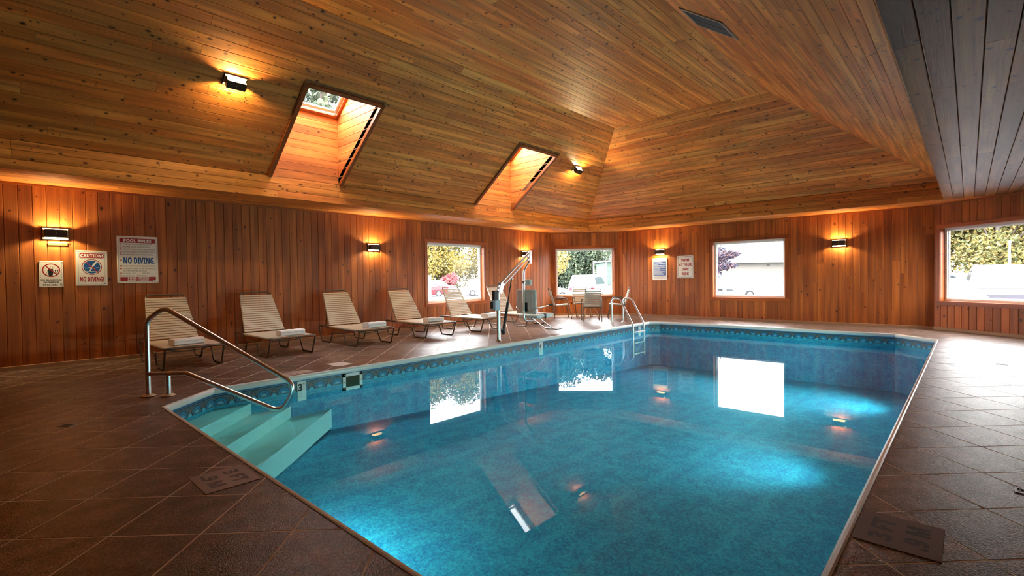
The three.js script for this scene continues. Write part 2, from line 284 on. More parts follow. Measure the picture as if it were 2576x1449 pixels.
  // skylight shafts
  SK.forEach(([z0, z1], i) => {
    const g = new THREE.Group(); g.name = 'window_' + ++winNo; scene.add(g);
    struct(g, i ? 'skylight with red stained shaft in the left slope, closer to the end wall' : 'skylight with red stained shaft in the left slope, its glass pane in view', 'skylight');
    const m = (q) => (x) => FX + (x - q) / (dy / dx), low = m(HF), y0 = HF, yt = ROOF(SX), sl = (x) => HF + (x - FX) * dy / dx;
    const back = (geo) => mesh('shaft_wall', geo, M.back, g);
    let w = frame([FX, ROOF(FX), z0], [0, 0, 1], [1, 0, 0]);
    boards(g, w, 0, ROOF(FX) - HF, 0.127, () => 0, () => z1 - z0, M.red, { name: 'shaft_board', joints: false });
    back(box(0.06, ROOF(FX) - HF + 0.1, z1 - z0 + 0.1, FX - T - 0.031, (ROOF(FX) + HF) / 2 + 0.02, (z0 + z1) / 2));
    const xl = (y) => (y < ROOF(FX) ? FX : FX + (y - ROOF(FX)) / 0.77), xh = (y) => Math.min(SX, FX + (y - HF) * dx / dy);
    w = frame([0, HF, z0], [1, 0, 0], [0, 0, 1]);
    const vsgn = w.V.y > 0;
    boards(g, vsgn ? w : frame([0, yt, z0], [1, 0, 0], [0, 0, 1]), 0, yt - HF, 0.127, (v) => xl(vsgn ? HF + v : yt - v), (v) => xh(vsgn ? HF + v : yt - v), M.red, { name: 'shaft_board', joints: false });
    w = frame([0, HF, z1], [1, 0, 0], [0, 0, -1]); const up = w.V.y > 0;
    boards(g, up ? w : frame([0, yt, z1], [1, 0, 0], [0, 0, -1]), 0, yt - HF, 0.127, (v) => xl(up ? HF + v : yt - v), (v) => xh(up ? HF + v : yt - v), M.red, { name: 'shaft_board', joints: false });
    w = frame([SX, ROOF(SX), z0], [0, 0, 1], [-1, 0, 0]); const dn = w.V.y < 0;
    boards(g, dn ? w : frame([SX, sl(SX), z0], [0, 0, 1], [-1, 0, 0]), 0, ROOF(SX) - sl(SX), 0.127, () => 0, () => z1 - z0, M.red, { name: 'shaft_board', joints: false });
    const side = (z) => { const sh = new THREE.Shape([[FX - 0.08, HF - 0.02], [SX + 0.08, sl(SX) + 0.02], [SX + 0.08, ROOF(SX) + 0.1], [FX - 0.08, ROOF(FX) + 0.0]].map((a) => new THREE.Vector2(...a))); return new THREE.ExtrudeGeometry(sh, { depth: 0.05, bevelEnabled: false }).translate(0, 0, z); };
    back(side(z0 - T - 0.052)); back(side(z1 + T + 0.002));
    back(box(0.06, ROOF(SX) - sl(SX), z1 - z0 + 0.1, SX + T + 0.031, (ROOF(SX) + sl(SX)) / 2 + 0.04, (z0 + z1) / 2));
    const rl = Math.hypot(SX - FX, ROOF(SX) - ROOF(FX)), ra = Math.atan(0.77), mx = (FX + SX) / 2, my = (ROOF(FX) + ROOF(SX)) / 2, mz = (z0 + z1) / 2;
    for (const s2 of [-1, 1]) { mesh('skylight_frame', at(box(rl, 0.07, 0.05), mx, my, mz + s2 * ((z1 - z0) / 2 - 0.025), 0, 0, ra), M.trim[0], g); mesh('skylight_frame', at(box(0.05, 0.07, z1 - z0), mx + s2 * (rl / 2 - 0.025) * Math.cos(ra), my + s2 * (rl / 2 - 0.025) * Math.sin(ra), mz, 0, 0, ra), M.trim[0], g); }
    for (const s2 of [-1, 1]) { mesh('skylight_sash', at(box(rl - 0.1, 0.04, 0.045), mx, my + 0.04, mz + s2 * ((z1 - z0) / 2 - 0.07), 0, 0, ra), M.vinyl, g); mesh('skylight_sash', at(box(0.045, 0.04, z1 - z0 - 0.1), mx + s2 * (rl / 2 - 0.07) * Math.cos(ra), my + 0.04 + s2 * (rl / 2 - 0.07) * Math.sin(ra), mz, 0, 0, ra), M.vinyl, g); }
    mesh('pane', at(at(new THREE.PlaneGeometry(rl, z1 - z0), 0, 0, 0, -Math.PI / 2, 0, 0), mx, my + 0.05, mz, 0, 0, ra), M.glass, g);
    // trim round the opening, standing proud of the slope
    const nrm = V3(dy, -dx, 0).normalize(), sa = Math.atan2(dy, dx), tl = (SX - FX) / Math.cos(sa);
    for (const z of [z0 - 0.03, z1 + 0.03]) mesh('opening_trim', at(box(tl + 0.06, 0.045, 0.06), (FX + SX) / 2 + 0.024 + nrm.x * 0.015, (HF + sl(SX)) / 2 + 0.018 + nrm.y * 0.015, z, 0, 0, sa), M.trim[1], g);
    mesh('opening_trim', at(box(0.06, 0.045, z1 - z0 + 0.12), SX + 0.024 + nrm.x * 0.015, sl(SX) + 0.018 + nrm.y * 0.015, mz, 0, 0, sa), M.trim[1], g);
  });
}

// ---------------------------------------------------------------- deck of diagonal tiles
function speckle(w, base, spread, grain) {
  const d = new Uint8Array(w * w * 4), b = new Uint8Array(w * w * 4);
  for (let y = 0; y < w; y++) for (let x = 0; x < w; x++) {
    const i = (y * w + x) * 4, n1 = vn(x * grain, y * grain, w * grain, w * grain), n2 = vn(x * grain * 0.5 + 91, y * grain * 0.5 + 37, w * grain * 0.5, w * grain * 0.5), n3 = vn(x / 64 + 3, y / 64 + 9, w / 64, w / 64), n4 = vn(x / 16 + 53, y / 16 + 19, w / 16, w / 16);
    let f = 0.72 + spread * (n1 - 0.5) + spread * 0.7 * (n2 - 0.5) + 0.3 * (n3 - 0.5) + 0.14 * (n4 - 0.5);
    if (n1 > 0.93 && n2 > 0.5) f += 0.55; else if (n1 < 0.07) f -= 0.25;
    for (let c = 0; c < 3; c++) d[i + c] = Math.max(0, Math.min(255, base[c] * f)); d[i + 3] = 255;
    const h = 128 + 150 * (n1 - 0.5) + 90 * (n2 - 0.5); b[i] = b[i + 1] = b[i + 2] = Math.max(0, Math.min(255, h)); b[i + 3] = 255;
  }
  return [dataTex(d, w, w, true), dataTex(b, w, w, false)];
}
const [tileMap, tileBump] = speckle(1024, [190, 160, 142], 0.5, 0.5);
M.tile = ['#d4d0cc', '#cac4be', '#dcd7d2', '#c2bbb5'].map((c) => new THREE.MeshPhysicalMaterial({ map: tileMap, bumpMap: tileBump, bumpScale: 0.0018, color: new THREE.Color(c), roughness: 0.3, specularIntensity: 0.6 }));
M.grout = std('#e6dccf', 0.7);
const POOL = [[3.285, 1.6], [3.485, 1.4], [8.09, 1.4], [8.7, 2.03], [8.7, 11.05], [8.1, 11.67], [3.8, 11.67], [3.285, 11.13]];
const OCT = [[CX, 0], [BX, 0], [XR, CZ], [XR, L - CZ], [BX, L], [CX, L], [0, L - CZ], [0, CZ]];
function clip(poly, a, b, keepLeft) {        // half plane of the line a -> b
  const out = [], sd = ([x, z]) => ((b[0] - a[0]) * (z - a[1]) - (b[1] - a[1]) * (x - a[0])) * (keepLeft ? 1 : -1);
  for (let i = 0; i < poly.length; i++) { const p = poly[i], q = poly[(i + 1) % poly.length], s = sd(p), t = sd(q); if (s >= 0) out.push(p); if ((s > 1e-9 && t < -1e-9) || (s < -1e-9 && t > 1e-9)) { const k = s / (s - t); out.push([p[0] + (q[0] - p[0]) * k, p[1] + (q[1] - p[1]) * k]); } }
  return out;
}
const area2 = (p) => { let s = 0; p.forEach((a, i) => { const b = p[(i + 1) % p.length]; s += a[0] * b[1] - a[1] * b[0]; }); return s / 2; };
const ccw = (p) => (area2(p) < 0 ? [...p].reverse() : p);
{
  const oct = ccw(OCT), pool = ccw(POOL);
  const fl = frame([0, 0, 0], [0, 0, 1], [0, 1, 0]);                         // V = N x U = +x
  const toUV = (p) => p.map(([x, z]) => [z, x]);
  const grown = OCT.map(([x, z]) => [x + Math.sign(x - XR / 2) * 0.15, z + Math.sign(z - L / 2) * 0.15]);
  const floor = struct(slab('floor', fl, toUV(grown), [toUV(POOL)], 0.25, M.grout, 0.0009), 'pool deck of brown textured tiles laid diagonally with pale joints', 'floor');
  const S = 0.5615, J = 0.0072, cells = [], R2 = Math.SQRT2;
  const eye = camera.position, dir = new THREE.Vector3(); camera.updateMatrixWorld(); camera.getWorldDirection(dir);
  for (let i = -30; i < 30; i++) for (let j = -30; j < 30; j++) {
    const d0 = -6.07 + i * S + J, d1 = -6.07 + (i + 1) * S - J, s0 = 18.7 + j * S + J, s1 = 18.7 + (j + 1) * S - J;    // d = x - z, s = x + z
    const pt = (d, s) => [(s + d) / 2, (s - d) / 2];
    let poly = ccw([pt(d0, s0), pt(d1, s0), pt(d1, s1), pt(d0, s1)]);
    for (let k = 0; k < oct.length && poly.length; k++) poly = clip(poly, oct[k], oct[(k + 1) % oct.length], true);
    if (poly.length < 3 || Math.abs(area2(poly)) < 0.0008) continue;
    const parts = [];
    for (let k = 0; k < pool.length && poly.length > 2; k++) { const o = clip(poly, pool[k], pool[(k + 1) % pool.length], false); if (o.length > 2 && Math.abs(area2(o)) > 1e-5) parts.push(o); poly = clip(poly, pool[k], pool[(k + 1) % pool.length], true); }
    if (!parts.length) continue;
    const q = quadGeo(), ox = rr(0, 1), oz = rr(0, 1), t = ([x, z]) => [x / 1.3 + ox, z / 1.3 + oz], y = -0.0 + rr(-0.0004, 0.0004);
    let cx = 0, cz = 0, n = 0;
    for (const p of parts) {
      for (let k = 1; k + 1 < p.length; k++) for (const a of [p[0], p[k + 1], p[k]]) { q.p.push(a[0], y, a[1]); q.n.push(0, 1, 0); q.t.push(...t(a)); }
      p.forEach((a, k) => { const b = p[(k + 1) % p.length]; quad(q, V3(a[0], y, a[1]), V3(b[0], y, b[1]), V3(b[0], -0.006, b[1]), V3(a[0], -0.006, a[1]), t(a), t(b), t(b), t(a)); cx += a[0]; cz += a[1]; n++; });
    }
    const to = V3(cx / n - eye.x, -eye.y, cz / n - eye.z), d = to.length(), inView = to.normalize().dot(dir) > 0.55;
    cells.push({ g: finish(q), d: inView ? d : d + 100 });
  }
  cells.sort((a, b) => a.d - b.d);
  const near = cells.filter((c, i) => i < 300 && c.d < 100), rest = cells.slice(near.length);
  for (const c of near) mesh('tile', c.g, M.tile[Math.floor(rnd() * 4)], floor);
  if (rest.length) { const m = mesh('tile_field', rest.map((c) => c.g), M.tile[0], floor); m.userData.kind = 'stuff'; }
}

// ---------------------------------------------------------------- pool
const WATER = -0.18;
function inset(poly, d) {                     // convex, ccw in (x, z)
  const p = ccw(poly), n = p.length, out = [];
  for (let i = 0; i < n; i++) {
    const a = p[(i + n - 1) % n], b = p[i], c = p[(i + 1) % n], e = (s, t) => { const l = Math.hypot(t[0] - s[0], t[1] - s[1]); return [-(t[1] - s[1]) / l, (t[0] - s[0]) / l]; };
    const n0 = e(a, b), n1 = e(b, c), k = d / (1 + n0[0] * n1[0] + n0[1] * n1[1]); out.push([b[0] + (n0[0] + n1[0]) * k, b[1] + (n0[1] + n1[1]) * k]);
  }
  return out;
}
function borderCanvas() {                      // printed vinyl border: stripes and overlapping fans, 0.217 m a repeat
  const c = document.createElement('canvas'); c.width = 512; c.height = 448; const x = c.getContext('2d');
  x.fillStyle = '#4f6a72'; x.fillRect(0, 0, 512, 448);
  for (let i = 0; i < 2600; i++) { x.fillStyle = rnd() < 0.5 ? 'rgba(110,120,118,0.35)' : 'rgba(40,52,58,0.35)'; x.fillRect(rnd() * 512, 70 + rnd() * 300, 5, 5); }
  x.fillStyle = '#3f86b4'; x.fillRect(0, 0, 512, 20); x.fillStyle = '#173a63'; x.fillRect(0, 20, 512, 16); x.fillStyle = '#5f9cc4'; x.fillRect(0, 36, 512, 12); x.fillStyle = '#10243f'; x.fillRect(0, 48, 512, 14); x.fillStyle = '#3d464c'; x.fillRect(0, 62, 512, 12);
  for (const ox of [-512, 0, 512]) {
    const cx = ox + 190;
    x.fillStyle = '#7d6b63'; x.beginPath(); x.moveTo(ox + 446, 90); x.lineTo(ox + 398, 205); x.lineTo(ox + 494, 205); x.closePath(); x.fill();
    x.strokeStyle = '#16222c'; x.lineWidth = 12; x.beginPath(); x.moveTo(ox + 440, 88); x.lineTo(ox + 330, 330); x.stroke(); x.beginPath(); x.moveTo(ox + 452, 88); x.lineTo(ox + 560, 330); x.stroke();
    for (const [r, col] of [[165, '#1c2c38'], [155, '#1f7aa6'], [120, '#2b94bd'], [98, '#10222e'], [86, '#4aa7c8'], [50, '#6fbcd4']]) { x.fillStyle = col; x.beginPath(); x.arc(cx, 270, r, Math.PI, 0); x.fill(); }
    x.fillStyle = '#52b4cc'; x.beginPath(); x.ellipse(ox + 446, 330, 88, 110, 0, Math.PI, 0); x.fill(); x.strokeStyle = '#16222c'; x.lineWidth = 9; x.stroke();
  }
  x.fillStyle = '#2f9dba'; x.fillRect(0, 300, 512, 148);
  for (let i = 0; i < 500; i++) { x.fillStyle = 'rgba(160,220,230,0.25)'; x.fillRect(rnd() * 512, 270 + rnd() * 178, 6, 4); }
  x.fillStyle = '#1c6f93'; x.fillRect(0, 372, 512, 8); x.fillStyle = '#62b9d0'; x.fillRect(0, 400, 512, 10); x.fillStyle = '#1c6f93'; x.fillRect(0, 428, 512, 8);
  const t = new THREE.CanvasTexture(c); t.colorSpace = THREE.SRGBColorSpace; t.wrapS = THREE.RepeatWrapping; t.wrapT = THREE.ClampToEdgeWrapping; return t;
}
{
  const d = new Uint8Array(512 * 512 * 4);
  for (let y = 0; y < 512; y++) for (let x = 0; x < 512; x++) { const i = (y * 512 + x) * 4, n = vn(x / 4, y / 4, 128, 128) * 0.6 + vn(x / 11 + 40, y / 11, 46, 46) * 0.4, m = vn(x / 60, y / 60 + 7, 8, 8), f = 0.8 + 0.5 * (n - 0.5) + 0.15 * (m - 0.5); d[i] = 64 * f * f; d[i + 1] = 190 * f; d[i + 2] = 214 * Math.sqrt(f); d[i + 3] = 255; }
  M.liner = new THREE.MeshStandardMaterial({ map: dataTex(d, 512, 512, true), roughness: 0.6 });
  M.border = new THREE.MeshStandardMaterial({ map: borderCanvas(), roughness: 0.35 });
  M.coping = std('#dfe4dd', 0.3); M.step = std('#cdf6f2', 0.45);
  M.water = new THREE.MeshPhysicalMaterial({ color: new THREE.Color().setRGB(0.5, 0.95, 1.0), transmission: 1, thickness: 0, roughness: 0.012, ior: 1.33, specularIntensity: 0.42 });
  const shell = new THREE.Group(); shell.name = 'pool_basin'; scene.add(shell); struct(shell, 'rectangular vinyl lined pool with clipped corners and white coping', 'pool');
  const outer = ccw(POOL), n = outer.length, prof = [[0, -0.012], [0, 0.004], [0.008, 0.007], [0.02, 0.005], [0.03, -0.003], [0.036, -0.016], [0.037, -0.034], [0.034, -0.05], [0.027, -0.058]];
  const rings = prof.map(([o, y]) => inset(outer, o).map(([x, z]) => V3(x, y, z)));
  const wallIn = inset(outer, 0.027), floorY = (z) => -0.66 - (11.6 - z) / 10.2 * 0.4;
  for (let i = 0; i < n; i++) {
    const j = (i + 1) % n, q = quadGeo();
    for (let k = 0; k + 1 < rings.length; k++) quad(q, rings[k][i], rings[k + 1][i], rings[k + 1][j], rings[k][j]);
    mesh('coping', finish(q), M.coping, shell);
    const a = wallIn[i], b = wallIn[j], len = Math.hypot(b[0] - a[0], b[1] - a[1]), w = quadGeo(), yb = -0.25, u0 = -len / 2 / 0.217, u1 = len / 2 / 0.217;
    quad(w, V3(a[0], -0.056, a[1]), V3(a[0], yb, a[1]), V3(b[0], yb, b[1]), V3(b[0], -0.056, b[1]), [u0, 1], [u0, 0], [u1, 0], [u1, 1]);
    mesh('waterline_border', finish(w), M.border, shell);
    const p = quadGeo(); quad(p, V3(a[0], yb, a[1]), V3(a[0], floorY(a[1]) - 0.02, a[1]), V3(b[0], floorY(b[1]) - 0.02, b[1]), V3(b[0], yb, b[1]), [0, 0], [0, -1.2], [len / 0.9, -1.2], [len / 0.9, 0]);
    mesh('liner_wall', finish(p), M.liner, shell);
  }
  const q = quadGeo(); for (let k = 1; k + 1 < n; k++) for (const a of [wallIn[0], wallIn[k + 1], wallIn[k]]) { q.p.push(a[0], floorY(a[1]), a[1]); q.n.push(0, 1, 0); q.t.push(a[0] / 0.9, a[1] / 0.9); }
  mesh('liner_floor', finish(q), M.liner, shell);
  const wq = quadGeo(), wp = inset(outer, 0.0265); for (let k = 1; k + 1 < n; k++) for (const a of [wp[0], wp[k + 1], wp[k]]) { wq.p.push(a[0], WATER, a[1]); wq.n.push(0, 1, 0); wq.t.push(a[0], a[1]); }
  tag(mesh('pool_water', finish(wq), M.water), 'still clear turquoise water filling the pool', 'water', null, 'stuff');
  // moulded corner steps
  const st = thing('pool_steps', 'moulded pale steps leading into the clipped corner of the pool', 'steps');
  const c0 = ccw(wallIn), line = (s) => -7.87 + s * Math.SQRT2;                // x - z on the tread's front edge
  [[0.30, -0.22], [0.60, -0.34], [0.95, -0.47]].forEach(([s, y], i) => {
    const lim = line(s), poly = clip(c0, [lim + 5, 5], [lim + 6, 6], true).map((p) => p), prev = i ? line([0.30, 0.60][i - 1]) : null;
    let pl = poly; if (prev !== null) pl = clip(poly, [prev + 5, 5], [prev + 6, 6], false);
    const g = quadGeo(), yb = [-0.34, -0.47, -0.7][i];
    for (let k = 1; k + 1 < pl.length; k++) for (const a of [pl[0], pl[k + 1], pl[k]]) { g.p.push(a[0], y, a[1]); g.n.push(0, 1, 0); g.t.push(a[0], a[1]); }
    const front = pl.filter((a) => Math.abs(a[0] - a[1] - lim) < 1e-4).sort((a, b) => a[0] - b[0]);
    if (front.length === 2) { const [a, b] = front; quad(g, V3(a[0], y, a[1]), V3(a[0], yb, a[1]), V3(b[0], yb, b[1]), V3(b[0], y, b[1])); }
    mesh('tread', finish(g), M.step, st);
  });
}

// ---------------------------------------------------------------- wall lights
M.bronze = std('#2a2019', 0.45, 0.6); M.shadeMetal = std('#3d3029', 0.5, 0.3); M.reflector = std('#e8d2a0', 0.4, 0.3);
M.bulb = new THREE.MeshStandardMaterial({ color: '#fff2d8', emissive: new THREE.Color().setRGB(...LAMP.color), emissiveIntensity: 5 });
function sconce(pos, N, upDir, label, power, group) {
  const g = thing('wall_light', label, 'light', pos, 0, group), n = V3(...N).normalize(), u = V3(...upDir).addScaledVector(n, -V3(...upDir).dot(n)).normalize(), x = u.clone().cross(n);
  g.setRotationFromMatrix(new THREE.Matrix4().makeBasis(x, u, n));
  mesh('back_plate', rbox(0.275, 0.165, 0.014, 0.006, 0, 0, 0.007), M.bronze, g);
  mesh('reflector', rbox(0.255, 0.148, 0.006, 0.002, 0, 0, 0.016), M.reflector, g);
  const sh = mesh('shade', [rbox(0.225, 0.108, 0.006, 0.002, 0, 0, 0.112), box(0.004, 0.1, 0.096, -0.11, 0, 0.064), box(0.004, 0.1, 0.096, 0.11, 0, 0.064)], M.shadeMetal, g);
  mesh('screw', cyl(0.004, 0.004, 0.003, 0, 0, 0.116, Math.PI / 2, 0, 0, 10), M.reflector, sh);
  mesh('bulb', at(new THREE.CapsuleGeometry(0.022, 0.09, 4, 12), 0, 0, 0.064, 0, 0, Math.PI / 2), M.bulb, g);
  const p = new THREE.PointLight(new THREE.Color().setRGB(...LAMP.color), power, 0, 2); p.position.set(0, 0, 0.064); p.castShadow = true; p.shadow.radius = 1; p.name = 'lamp'; g.add(p);
}
const lampGroup = 'bronze box wall lights';
for (const [z, l] of [[12.04, 'bronze up and down wall light above the no glassware sign'], [7.197, 'bronze up and down wall light between the lounger row and the picture window'], [2.44, 'bronze up and down wall light behind the top of the pool lift arm']]) sconce([0, 1.79, z], [1, 0, 0], UP, l, LAMP.wall, lampGroup);
for (const [x, l] of [[2.832, 'bronze up and down wall light above the blue notice'], [6.99, 'bronze up and down wall light on bare boards of the end wall']]) sconce([x, 1.785, 0], [0, 0, 1], UP, l, LAMP.wall, lampGroup);
{
  const n = [1.685, -2.186, 0];
  sconce([2.19, 3.676, 10.48], n, [2.186, 1.685, 0], 'bronze box light on the sloping ceiling beside the skylight with visible glass', LAMP.ceiling, lampGroup);
  sconce([2.22, 3.7, 3.04], n, [2.186, 1.685, 0], 'bronze box light on the sloping ceiling near the hip corner', LAMP.ceiling, lampGroup);
}

// ---------------------------------------------------------------- signs
const sans = (s, b = 'bold') => `${b} ${s}px sans-serif`;
function print(w, h, draw) { const c = document.createElement('canvas'); c.width = w; c.height = h; const x = c.getContext('2d'); x.fillStyle = '#f3efe6'; x.fillRect(0, 0, w, h); draw(x, w, h); const t = new THREE.CanvasTexture(c); t.colorSpace = THREE.SRGBColorSpace; return t; }
function fit(x, text, cx, cy, width, size, color, align = 'center', font = 'bold') { x.fillStyle = color; x.font = sans(size, font); x.textAlign = align; x.textBaseline = 'middle'; const m = x.measureText(text).width; x.save(); x.translate(cx, cy); x.scale(width ? width / m : 1, 1); x.fillText(text, 0, 0); if (font === 'bold') { x.strokeStyle = color; x.lineJoin = 'round'; x.lineWidth = size * 0.055; x.strokeText(text, 0, 0); } x.restore(); }
const rrect = (x, a, b, w, h, r) => { x.beginPath(); x.moveTo(a + r, b); x.arcTo(a + w, b, a + w, b + h, r); x.arcTo(a + w, b + h, a, b + h, r); x.arcTo(a, b + h, a, b, r); x.arcTo(a, b, a + w, b, r); x.closePath(); };
M.panel = std('#e9e5da', 0.5);
function sign(name, label, pos, turn, w, h, tex, tilt = 0, gloss = 0.45) {
  const g = thing(name, label, 'sign', pos, turn); g.rotation.z = tilt; g.rotation.order = 'YXZ';
  mesh('panel', rbox(w, h, 0.006, 0.0025, 0, 0, 0.003), M.panel, g);
  mesh('printed_face', new THREE.PlaneGeometry(w - 0.004, h - 0.004).translate(0, 0, 0.0068), new THREE.MeshStandardMaterial({ map: tex, roughness: gloss }), g);
  if (h > 0.1) for (const i of [-1, 1]) for (const j of [-1, 1]) mesh('screw', cyl(0.004, 0.004, 0.003, i * (w / 2 - 0.012), j * (h / 2 - 0.012), 0.008, Math.PI / 2, 0, 0, 8), M.bronze, g);
}
const RED = '#a3161c', BLUE = '#14539a', INK = '#262626';
sign('pool_rules_sign', 'large white pool rules sign with red title bar and blue no diving line', [0.002, 1.46, 11.145], Math.PI / 2, 0.492, 0.69, print(720, 1010, (x, w, h) => {
  x.strokeStyle = '#8d8a80'; x.lineWidth = 5; rrect(x, 22, 22, w - 44, h - 44, 16); x.stroke();
  x.fillStyle = RED; x.fillRect(44, 44, w - 88, 96); fit(x, 'POOL RULES', w / 2, 94, 500, 84, '#fff');
  const rows = [['1', 'WARNING! NO LIFEGUARD ON DUTY.', 520], ['2', 'SHOWER BEFORE ENTERING POOL.', 500], ['3', 'NO GLASS OR ANIMALS IN THE FENCED POOL AREA.', 590], ['4', 'NO FOOD OR BEVERAGES IN POOL OR ON POOL WET DECK.', 590], ['5', 'DO NOT SWALLOW THE POOL WATER.', 545]];
  let y = 172; const num = (n, yy) => { x.fillStyle = RED; rrect(x, 46, yy - 16, 34, 30, 8); x.fill(); fit(x, n, 63, yy, 0, 24, '#fff'); };
  for (const [n, t, wd] of rows) { num(n, y); fit(x, t, 100, y, Math.min(wd, 575), 38, '#33424f', 'left', 'normal'); y += 56; }
  num('6', 525); fit(x, 'NO DIVING.', 98, 528, 580, 170, BLUE, 'left');
  y = 646; num('7', y); fit(x, 'DO NOT USE THE POOL IF YOU ARE ILL WITH DIARRHEA.', 100, y, 578, 38, '#33424f', 'left', 'normal');
  num('8', 702); fit(x, 'CHILDREN UNDER 12 YRS. OLD MUST BE', 100, 702, 578, 40, '#33424f', 'left', 'normal'); fit(x, 'ACCOMPANIED BY AN ADULT.', 100, 752, 420, 40, '#33424f', 'left', 'normal');
  num('9', 806); fit(x, 'BATHING LOAD ______ PERSONS.', 100, 806, 470, 40, '#33424f', 'left', 'normal'); num('10', 858); fit(x, 'EMERGENCY ASSISTANCE # ________', 100, 858, 570, 40, '#33424f', 'left', 'normal');
  x.fillStyle = RED; x.fillRect(44, 884, w - 88, 88); fit(x, 'POOL HOURS', w / 2, 908, 380, 46, '#fff'); x.fillStyle = '#f3efe6'; x.fillRect(170, 934, 150, 28); x.fillRect(395, 934, 150, 28); fit(x, 'TO', 357, 948, 44, 30, '#fff');
  x.fillStyle = '#e7e2d6'; x.beginPath(); x.moveTo(620, 972); x.lineTo(640, 944); x.lineTo(676, 944); x.lineTo(676, 972); x.fill(); x.fillStyle = BLUE; x.fillRect(636, 952, 36, 12);
}));
sign('no_diving_sign', 'white caution sign with a blue and red struck out diver', [0.002, 1.33, 11.673], Math.PI / 2, 0.34, 0.492, print(560, 810, (x, w, h) => {
  x.strokeStyle = '#77766e'; x.lineWidth = 5; rrect(x, 40, 30, w - 80, h - 60, 24); x.stroke();
  x.fillStyle = RED; rrect(x, 62, 62, w - 124, 106, 20); x.fill(); x.strokeStyle = '#77766e'; rrect(x, 52, 52, w - 104, 126, 26); x.stroke(); fit(x, 'CAUTION!', w / 2, 116, 410, 92, '#fff');
  const cx = w / 2, cy = 378; x.fillStyle = RED; x.beginPath(); x.ellipse(cx, cy, 182, 182, 0, 0, 7); x.fill(); x.fillStyle = '#f3efe6'; x.beginPath(); x.ellipse(cx, cy, 168, 168, 0, 0, 7); x.fill(); x.fillStyle = '#1d5ba0'; x.beginPath(); x.ellipse(cx, cy, 152, 152, 0, 0, 7); x.fill();
  x.strokeStyle = '#f3efe6'; x.lineWidth = 9; x.lineCap = 'round'; for (const yy of [400, 482]) { x.beginPath(); for (let i = -140; i <= 140; i += 6) { if (yy > 450 && Math.abs(i) > 100) continue; const py = yy + (yy < 450 ? 9 * Math.sin(i / 22) : 0); i === -140 || (yy > 450 && i <= -100) ? x.moveTo(cx + i, py) : x.lineTo(cx + i, py); } x.stroke(); }
  x.fillStyle = '#f3efe6'; x.beginPath(); x.moveTo(cx + 62, 250); x.quadraticCurveTo(cx + 92, 246, cx + 86, 280); x.lineTo(cx + 26, 372); x.lineTo(cx - 22, 470); x.lineTo(cx - 48, 466); x.lineTo(cx - 18, 405); x.lineTo(cx - 44, 412); x.lineTo(cx - 48, 398); x.lineTo(cx - 4, 376); x.lineTo(cx + 6, 340); x.closePath(); x.fill();
  x.strokeStyle = '#c02a3a'; x.lineWidth = 18; x.lineCap = 'butt'; x.beginPath(); x.moveTo(cx - 118, cy - 128); x.lineTo(cx + 118, cy + 128); x.stroke();
  fit(x, 'NO DIVING!', w / 2, 668, 440, 150, RED); x.fillStyle = BLUE; x.fillRect(w - 76, h - 58, 44, 12); x.fillRect(w - 66, h - 44, 34, 8);
}), -0.012);
sign('no_glassware_sign', 'small white sign with a struck out tumbler and goblet', [0.002, 1.246, 12.094], Math.PI / 2, 0.242, 0.35, print(480, 694, (x, w, h) => {
  x.strokeStyle = '#77766e'; x.lineWidth = 4; rrect(x, 28, 28, w - 56, 420, 24); x.stroke();
  const cx = w / 2, cy = 240; x.fillStyle = '#20201e'; x.beginPath(); x.moveTo(cx - 60, 205); x.lineTo(cx + 34, 205); x.quadraticCurveTo(cx + 52, 300, cx + 24, 388); x.lineTo(cx - 50, 388); x.quadraticCurveTo(cx - 66, 300, cx - 60, 205); x.fill();
  x.strokeStyle = '#20201e'; x.lineWidth = 5; for (const l of [[-20, 205, -10, 120], [16, 205, 40, 130], [-110, 388, -64, 230], [40, 200, 58, 145], [-150, 392, 150, 392], [96, 300, 120, 390]]) { x.beginPath(); x.moveTo(cx + l[0], l[1]); x.lineTo(cx + l[2], l[3]); x.stroke(); }
  x.fillStyle = '#20201e'; x.beginPath(); x.moveTo(cx + 70, 236); x.lineTo(cx + 145, 226); x.quadraticCurveTo(cx + 140, 300, cx + 98, 304); x.quadraticCurveTo(cx + 76, 290, cx + 70, 236); x.fill(); x.fillStyle = '#f3efe6'; x.beginPath(); x.ellipse(cx + 108, 264, 16, 22, 0.5, 0, 7); x.fill();
  x.strokeStyle = RED; x.lineWidth = 26; x.beginPath(); x.ellipse(cx, cy, 168, 168, 0, 0, 7); x.stroke(); x.beginPath(); x.moveTo(cx - 115, cy - 118); x.lineTo(cx + 115, cy + 118); x.stroke();
  fit(x, 'NO GLASSWARE', w / 2, 502, 420, 56, INK); fit(x, 'ALLOWED IN', w / 2, 570, 320, 56, INK); fit(x, 'POOL AREA', w / 2 - 20, 638, 300, 56, INK); for (let i = 0; i < 7; i++) { x.fillStyle = INK; x.fillRect(w - 66, 604 + i * 9, 42, 5); }
}), -0.004);
sign('no_smoking_plaque', 'small amber lettered plaque just under the wall light on the left wall', [0.002, 1.655, 12.02], Math.PI / 2, 0.2, 0.038, print(400, 76, (x, w, h) => { x.fillStyle = '#a8793c'; x.fillRect(0, 0, w, h); x.strokeStyle = '#8a6028'; x.lineWidth = 4; x.strokeRect(3, 3, w - 6, h - 6); fit(x, 'NO SMOKING', w / 2, h / 2 + 2, 350, 52, '#7d5624'); }));
